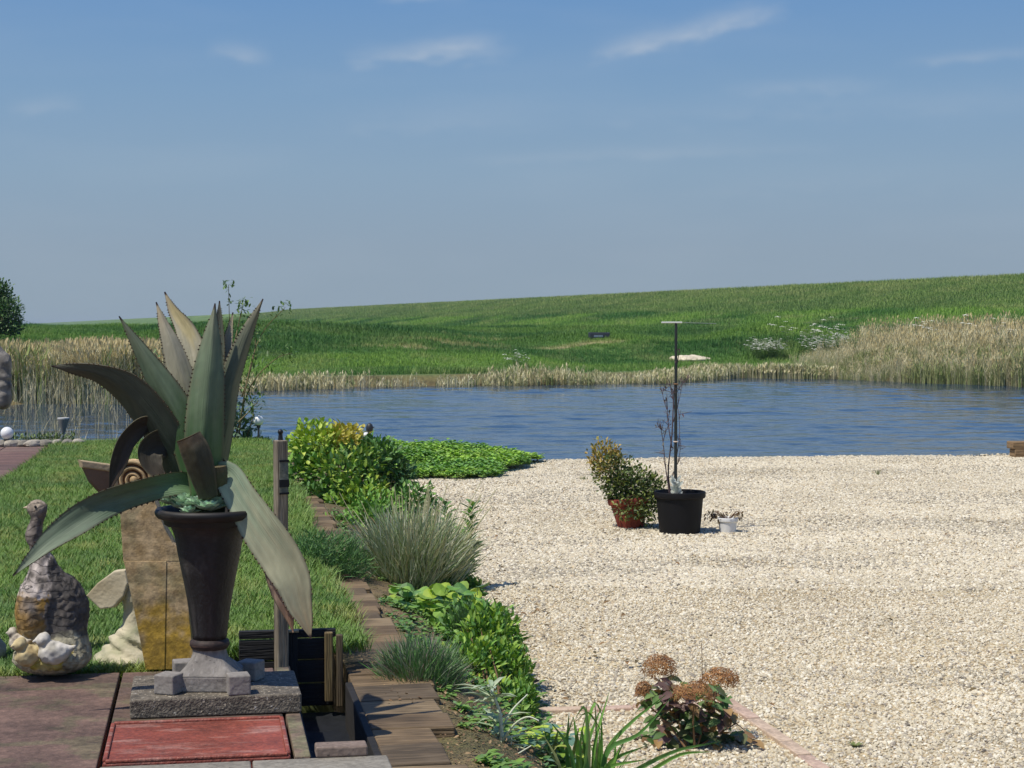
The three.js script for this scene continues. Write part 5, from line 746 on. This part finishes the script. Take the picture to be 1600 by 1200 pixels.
// ---------------------------------------------------------------- pots on the gravel
{
  const P = (a) => a.map(([x, y]) => new THREE.Vector2(x, y)), b = onY(1062, 834, 0), blk = new THREE.MeshPhysicalMaterial({ color: new THREE.Color().setRGB(0.007, 0.007, 0.008), roughness: 0.6, specularIntensity: 0.5, bumpMap: TX.grainB, bumpScale: 0.001 });
  const pot = thing('black_pot', 'big black plastic plant pot on the gravel holding the staked bare tree', 'pot', b.clone());
  mesh('body', new THREE.LatheGeometry(P([[0, 0.004], [0.155, 0], [0.162, 0.008], [0.186, 0.29], [0.18, 0.292], [0.176, 0.28], [0.17, 0.2]]), 56), blk, pot); mesh('rim', new THREE.LatheGeometry(P([[0.186, 0.288], [0.2, 0.29], [0.205, 0.3], [0.206, 0.335], [0.2, 0.34], [0.193, 0.334], [0.186, 0.28]]), 56), blk, pot);
  mesh('soil', uvM(new THREE.CircleGeometry(0.186, 28).rotateX(-Math.PI / 2).translate(0, 0.3, 0)), std({ color: new THREE.Color().setRGB(...S(82, 66, 50)), map: TX.ground }), pot);
  const D = b.x * FWD.x + b.z * FWD.z, r = rng(101);
  const stk = thing('plant_stake', 'thin dark stake with a pale cross piece standing in the black pot', 'stake', b.clone().add(V(-0.035, 0.3, 0))), topY = at(1055, 505, D).y - stk.position.y;
  mesh('rod', new THREE.CylinderGeometry(0.011, 0.013, topY, 10).translate(0, topY / 2, 0), std({ color: new THREE.Color().setRGB(0.02, 0.026, 0.024), roughness: 0.5 }), stk);
  const cb = mesh('cross_piece', rbox(0.165, 0.012, 0.018, 0.004), std({ color: new THREE.Color().setRGB(0.75, 0.76, 0.72), roughness: 0.45 }), stk); cb.position.set(-0.035, topY + 0.006, 0); cb.rotation.y = -YAW;
  const wr = mesh('wire', new THREE.TubeGeometry(new THREE.CatmullRomCurve3([V(0.06, topY + 0.004, 0), V(0.2, topY, 0.01), V(0.33, topY - 0.004, 0)]), 12, 0.003, 5), std({ color: new THREE.Color().setRGB(0.2, 0.24, 0.2) }), stk);
  for (const v of [690, 600]) mesh('tie', new THREE.TorusGeometry(0.016, 0.005, 8, 16).rotateX(Math.PI / 2), std({ color: v === 690 ? 0xd9c7b4 : 0x8a6a4a }), stk).position.y = at(1055, v, D).y - stk.position.y;
  const tr = thing('bare_sapling', 'bare thin twigged sapling tied to the stake in the black pot', 'tree', b.clone().add(V(-0.03, 0.3, 0))), m = new MB(), f = new MB(), L = (u, v, d = 0) => at(u, v, D + d).sub(tr.position), tw = S(92, 76, 78);
  const br = (pts, r0) => { const q = new THREE.CatmullRomCurve3(pts.map((p) => L(...p))).getPoints(10); m.tube(q, r0, r0 * 0.4, mulc(tw, 0.8 + r() * 0.4), 5); return q; };
  const B = [br([[1048, 772], [1044, 740, 0.02], [1050, 680], [1054, 600], [1062, 545]], 0.008), br([[1046, 770], [1040, 730], [1036, 690, -0.02], [1032, 665]], 0.006), br([[1036, 690], [1040, 676], [1044, 664]], 0.004), br([[1034, 672], [1030, 668], [1026, 660]], 0.0035), br([[1050, 700], [1044, 660, 0.04], [1042, 615, 0.05]], 0.005), br([[1052, 660], [1060, 630], [1067, 596]], 0.004), br([[1054, 640], [1047, 600], [1040, 585]], 0.004), br([[1056, 720], [1062, 680], [1060, 640]], 0.004), br([[1050, 745], [1060, 720], [1064, 690]], 0.004), br([[1054, 620], [1066, 600], [1078, 590]], 0.003), br([[1042, 640], [1036, 620], [1036, 606]], 0.003)];
  for (const q of B) for (let k = 0; k < 7; k++) { const p = q[2 + Math.floor(r() * 9)] ?? q[5], d = rdir(r, 0.6); m.tube([p, p.clone().addScaledVector(d, 0.05 + r() * 0.06)], 0.0028, 0.001, mulc(tw, 0.8 + r() * 0.5), 4); if (r() < 0.7) f.leaf(p.clone().addScaledVector(d, 0.03), rdir(r, 0.4), UPV, 0.035, 0.016, mulc(mixc(S(110, 70, 78), S(80, 84, 60), r()), 0.8 + r() * 0.4)); }
  mesh('branches', m.geo(), WOODV, tr); const fo = mesh('buds', f.geo(), LEAF, tr); fo.userData.kind = 'stuff';
  const bag = new MB(), wl = thing('pale_leaf_tuft', 'pale grey green leaf tuft round the sapling foot in the black pot', 'plant', b.clone().add(V(-0.04, 0.3, 0.03))); for (let k = 0; k < 60; k++) { const a = r() * 6.283, q = r() * 0.03; bag.leaf(V(Math.cos(a) * q, r() * 0.14, Math.sin(a) * q), V(Math.cos(a), 1.2, Math.sin(a)), V(0, 0.5, 1), 0.045, 0.024, mulc(S(214, 218, 206), 0.75 + r() * 0.4)); } mesh('leaves', bag.geo(), LEAF, wl);
  // terracotta pot, tilted, with a box shrub growing out to the left
  const c = onY(986, 826, 0), tc = thing('terracotta_pot', 'terracotta pot on the gravel left of the black pot', 'pot', c.clone()), terr = std({ color: new THREE.Color().setRGB(...S(158, 74, 56)), map: TX.grain, roughness: 0.85, bumpMap: TX.grainB, bumpScale: 0.002 });
  mesh('body', uvM(new THREE.LatheGeometry(P([[0, 0], [0.1, 0], [0.105, 0.008], [0.148, 0.2], [0.14, 0.2], [0.1, 0.05]]), 44)), terr, tc); mesh('rim', uvM(new THREE.LatheGeometry(P([[0.147, 0.196], [0.164, 0.2], [0.168, 0.21], [0.17, 0.245], [0.164, 0.252], [0.152, 0.246], [0.144, 0.2]]), 44)), terr, tc); mesh('soil', uvM(new THREE.CircleGeometry(0.15, 24).rotateX(-Math.PI / 2).translate(0, 0.22, 0)), std({ color: new THREE.Color().setRGB(...S(80, 64, 48)), map: TX.ground }), tc); tc.rotation.z = 0.1; tc.rotation.y = -YAW; tc.position.y = 0.008;
  const D2 = c.x * FWD.x + c.z * FWD.z, f2 = new MB(), s2 = new MB(), sb = c.clone().add(V(0, 0.22, 0)), gb = [S(92, 116, 46), S(62, 84, 38), S(134, 146, 60)], bl = [[944, 718, 28, 30, 0, [S(164, 150, 62), S(140, 140, 60), S(180, 150, 70)]], [958, 742, 36, 36, 0, gb], [985, 760, 40, 36, 0, gb], [1008, 772, 34, 34, 0.02, gb], [1004, 794, 30, 28, -0.06, gb], [985, 792, 28, 20, -0.13, gb], [968, 764, 26, 22, 0, gb], [1022, 760, 14, 20, 0.05, gb]];
  stems(s2, r, sb, bl, D2, 16, 0.007, S(96, 76, 54)); foliage(f2, r, bl, D2, 4200, 0.036, 0.02, gb, { up: 0.4 }); const tips = new MB(); for (let k = 0; k < 26; k++) { const p = at(950 + (r() - 0.5) * 44, 712 + (r() - 0.3) * 30, D2); tips.leaf(p, V(-0.6 + r() * 0.4, 1, r() - 0.5), V(0, 0, 1), 0.07, 0.012, S(190, 158, 84), 0.1, 0.1); }
  shrub('box_shrub', 'bushy dark green shrub leaning left out of the terracotta pot, yellow at its tip', 'shrub', sb, [['stem', s2, WOODV], ['foliage', f2, LEAF, 1], ['yellow_tips', tips, LEAF, 1]]);
  // white pot
  const w = onY(1137, 833, 0), wp = thing('white_pot', 'small white plant pot on the gravel right of the black pot', 'pot', w.clone()), wm = std({ color: new THREE.Color().setRGB(0.78, 0.78, 0.76), roughness: 0.45 });
  mesh('body', new THREE.LatheGeometry(P([[0, 0], [0.06, 0], [0.063, 0.005], [0.074, 0.095], [0.069, 0.095], [0.06, 0.03]]), 40), wm, wp); mesh('rim', new THREE.LatheGeometry(P([[0.074, 0.092], [0.08, 0.094], [0.082, 0.1], [0.083, 0.122], [0.079, 0.126], [0.074, 0.122], [0.07, 0.09]]), 40), wm, wp);
  const f3 = new MB(), s3 = new MB(), wb = w.clone().add(V(0, 0.1, 0)); for (let k = 0; k < 90; k++) { const sgn = r() < 0.6 ? -1 : 1, e = wb.clone().add(RIGHT.clone().multiplyScalar(sgn * (0.02 + r() * (sgn < 0 ? 0.15 : 0.1)))).add(V(0, 0.05 - r() * 0.06 + 0.02, (r() - 0.5) * 0.12)); if (k < 24) s3.tube([wb, wb.clone().lerp(e, 0.6).add(V(0, 0.04, 0)), e], 0.0022, 0.001, S(112, 84, 60), 4); f3.leaf(e, rdir(r, -0.2), UPV, 0.04, 0.02, mulc(mixc(S(92, 84, 56), S(120, 96, 66), r()), 0.8 + r() * 0.4)); }
  shrub('withered_plant', 'withered brown trailing plant hanging over the white pot', 'plant', wb, [['stem', s3, WOODV], ['foliage', f3, LEAF, 1]]);
}
{ const p = onY(1600, 716, 0.0), t = thing('timber_block', 'weathered timber block at the water edge, far right of the gravel', 'timber', p.clone().add(V(0.05, 0, -0.1))), m = std({ color: new THREE.Color().setRGB(...S(158, 132, 98)), map: tb(TX.wood, 2), bumpMap: tb(TX.woodB, 2), bumpScale: 0.006 }); mesh('beam', rough(uvM(new RoundedBoxGeometry(0.5, 0.09, 0.2, 4, 0.01)), 0.004, 9), m, t).position.set(0.06, 0.16, 0); mesh('beam', rough(uvM(new RoundedBoxGeometry(0.46, 0.11, 0.18, 4, 0.01), 3), 0.004, 9), m, t).position.set(0.07, 0.055, 0.01); t.rotation.y = -0.05; }
// ---------------------------------------------------------------- garden lamps, small ornaments, sapling, tree
{
  const white = new THREE.MeshPhysicalMaterial({ color: new THREE.Color().setRGB(0.85, 0.85, 0.83), roughness: 0.35 }), dark = std({ color: new THREE.Color().setRGB(0.03, 0.032, 0.034), roughness: 0.5 });
  const globe = (u, vTop, D, base, label, rad) => { const c = at(u, vTop, D), t = thing('globe_lamp', label, 'lamp', V(c.x, base, c.z)), h = c.y - base; mesh('globe', new THREE.SphereGeometry(rad, 28, 20), white, t).position.y = h; mesh('socket', new THREE.CylinderGeometry(rad * 0.45, rad * 0.35, rad * 0.6, 16), dark, t).position.y = h - rad * 1.15; mesh('post', new THREE.CylinderGeometry(0.012, 0.014, Math.max(0.02, h - rad), 10), dark, t).position.y = (h - rad) / 2; };
  globe(404, 657, 19.9, 0.3, 'white globe garden lamp on a thin dark post at the end of the lawn', 0.058);
  globe(11, 677, 19.2, 0.34, 'white globe garden lamp by the path at the left edge', 0.07);
  const c = at(99, 655, 20.2), t = thing('cone_lamp', 'grey cone shaped garden lamp standing at the lawn edge before the reeds', 'lamp', V(c.x, 0.3, c.z)), h = c.y - 0.3, gm = std({ color: new THREE.Color().setRGB(0.26, 0.25, 0.22), roughness: 0.55 }); mesh('shade', new THREE.LatheGeometry([[0.018, -0.16], [0.05, -0.05], [0.066, 0], [0.064, 0.008], [0.05, 0.004]].map((q) => new THREE.Vector2(...q)), 28), gm, t).position.y = h; mesh('cap', new THREE.CylinderGeometry(0.067, 0.067, 0.014, 28), std({ color: new THREE.Color().setRGB(0.6, 0.6, 0.56) }), t).position.y = h + 0.01; mesh('stake', new THREE.CylinderGeometry(0.012, 0.009, h - 0.15, 10), gm, t).position.y = (h - 0.15) / 2;
  const q = at(574, 685, 17.5), o = thing('bird_ornament', 'small black and white bird ornament standing above the lime shrub', 'ornament', V(q.x, 0.05, q.z)), hh = q.y - 0.05; mesh('stake', new THREE.CylinderGeometry(0.008, 0.008, hh, 8), dark, o).position.y = hh / 2; mesh('body', new THREE.SphereGeometry(0.04, 16, 12).scale(1.1, 0.8, 0.8), white, o).position.set(-0.01, hh + 0.03, 0); mesh('head', new THREE.SphereGeometry(0.036, 16, 12).scale(1, 1.5, 1), dark, o).position.set(0.022, hh + 0.1, 0); mesh('beak', new THREE.ConeGeometry(0.012, 0.04, 8).rotateZ(-1.4), dark, o).position.set(0.06, hh + 0.11, 0);
}
{ // stones with small plants at the end of the left path
  const r = rng(111), c0 = onY(30, 700, 0.34), t = thing('stone_edging', 'row of pale stones with small plants at the far end of the left path', 'stones', V(c0.x, 0.33, c0.z - 0.3)); const ms = [stoneMat(S(190, 184, 170)), stoneMat(S(150, 146, 136))]; for (let k = 0; k < 11; k++) { const g = rough(uvM(new THREE.IcosahedronGeometry(0.07, 3)), 0.02, 12, k * 7); g.scale(1.2 + r(), 0.7, 0.9); const o = mesh('stone', g, ms[k % 2], t); o.position.set(-0.55 + k * 0.115, 0.035, (r() - 0.5) * 0.1); o.rotation.y = r() * 6; }
  const f = new MB(), b = V(c0.x + 0.2, 0.36, c0.z - 0.45); for (let k = 0; k < 420; k++) { const p = b.clone().add(V((r() - 0.5) * 0.7, r() * 0.09, (r() - 0.5) * 0.25)); f.leaf(p, rdir(r, 0.8), UPV, 0.05, 0.02, mulc(mixc(S(110, 132, 62), S(80, 100, 56), r()), 0.8 + r() * 0.4)); } shrub('edging_plants', 'small green plants growing over the pale stones at the left', 'plant', b, [['foliage', f, LEAF, 1]]);
}
{ // sapling at the end of the lawn
  const r = rng(121), D = 20.1, b = at(372, 694, D); b.y = 0.3; const s = new MB(), f = new MB(), cl = S(116, 104, 70);
  const lines = [[[372, 705], [366, 620], [360, 540], [357, 445]], [[372, 690], [385, 600], [410, 520], [446, 480]], [[370, 680], [378, 640], [400, 590], [432, 560], [455, 552]], [[374, 700], [390, 670], [396, 640], [385, 600]], [[368, 640], [352, 600], [345, 560]], [[372, 660], [392, 640], [405, 625]], [[362, 560], [372, 510], [380, 475]], [[370, 690], [330, 640], [280, 590], [235, 560]], [[366, 700], [320, 660], [262, 640]], [[378, 620], [396, 560], [400, 520]], [[368, 690], [352, 680], [340, 660]]];
  for (const l of lines) { const q = new THREE.CatmullRomCurve3(l.map(([u, v]) => at(u, v, D + (r() - 0.5) * 0.6))).getPoints(14); s.tube(q, 0.011, 0.003, cl, 5); for (let k = 0; k < 42; k++) { const p = q[3 + Math.floor(r() * 12)].clone().add(rdir(r).multiplyScalar(0.05 + r() * 0.09)); f.leaf(p, rdir(r, 0.4), UPV, 0.055 + r() * 0.025, 0.03, mulc(mixc(S(110, 140, 62), S(76, 104, 60), r()), 0.8 + r() * 0.4)); } for (let k = 0; k < 22; k++) { const p = q[14].clone().add(rdir(r).multiplyScalar(0.06)); f.leaf(p, rdir(r, 0.5), UPV, 0.05, 0.026, mulc(S(104, 136, 62), 0.8 + r() * 0.4)); } }
  const bl = [[372, 668, 24, 34, 0], [392, 690, 26, 14, 0], [400, 698, 22, 10, -0.2, LIME]]; foliage(f, r, bl, D, 420, 0.07, 0.04, [S(76, 106, 84), S(88, 120, 80)]);
  shrub('young_willow', 'thin loosely leaved sapling standing behind the agave at the end of the lawn', 'tree', b, [['stem', s, WOODV], ['foliage', f, LEAF, 1]]);
}
{ // tree at the left edge
  const r = rng(131), D = 68, b = at(-24, 560, D); b.y = 0.2; const s = new MB(), f = new MB(), bl = [[-10, 480, 34, 34, 0], [10, 492, 26, 28, -0.4], [-35, 470, 36, 36, 0.4], [-4, 460, 20, 22, 0], [18, 510, 18, 16, 0], [-30, 510, 40, 26, 0]];
  s.tube([b, b.clone().add(V(0.05, 0.8, 0)), at(-20, 490, D)], 0.14, 0.07, S(96, 80, 60), 8); stems(s, r, b.clone().add(V(0, 0.8, 0)), bl, D, 16, 0.035, S(96, 80, 60)); foliage(f, r, bl, D, 7600, 0.14, 0.075, [S(66, 104, 40), S(92, 132, 48), S(52, 84, 36)], { jut: 0.5 });
  shrub('bushy_tree', 'bushy dark green tree behind the reeds, cut by the left edge', 'tree', b, [['trunk', s, WOODV], ['crown', f, LEAF, 1]]);
}

{ // odds and ends blown over the gravel
  const r = rng(151), m = new MB(); m.leaf(V(0, 0, 0), V(1, 0.2, 0), V(0, 1, 0), 0.035, 0.02, [1, 1, 1], 0.25, 0.2); const L = [];
  for (let k = 0; k < 420; k++) { const z = -5.2 - 15.6 * r(), e = r() < 0.6, x = e ? bedR(z) + r() * r() * 0.9 : bedR(z) + r() * 8; L.push([M4(V(x, 0.014 + r() * 0.012, z), r() * 6.28, 0.4 + r() * 0.9, r() - 0.5, r() - 0.5), mulc(mixc(S(146, 112, 76), S(92, 84, 52), r()), 0.7 + r() * 0.5)]); }
  stuff('gravel_litter', m.geo(), std({ side: THREE.DoubleSide }), L, 'dry leaves and bits blown over the gravel');
}
scene.fog = new THREE.FogExp2(new THREE.Color(0.62, 0.72, 0.86), 0.00022);
renderer.render(scene, camera);
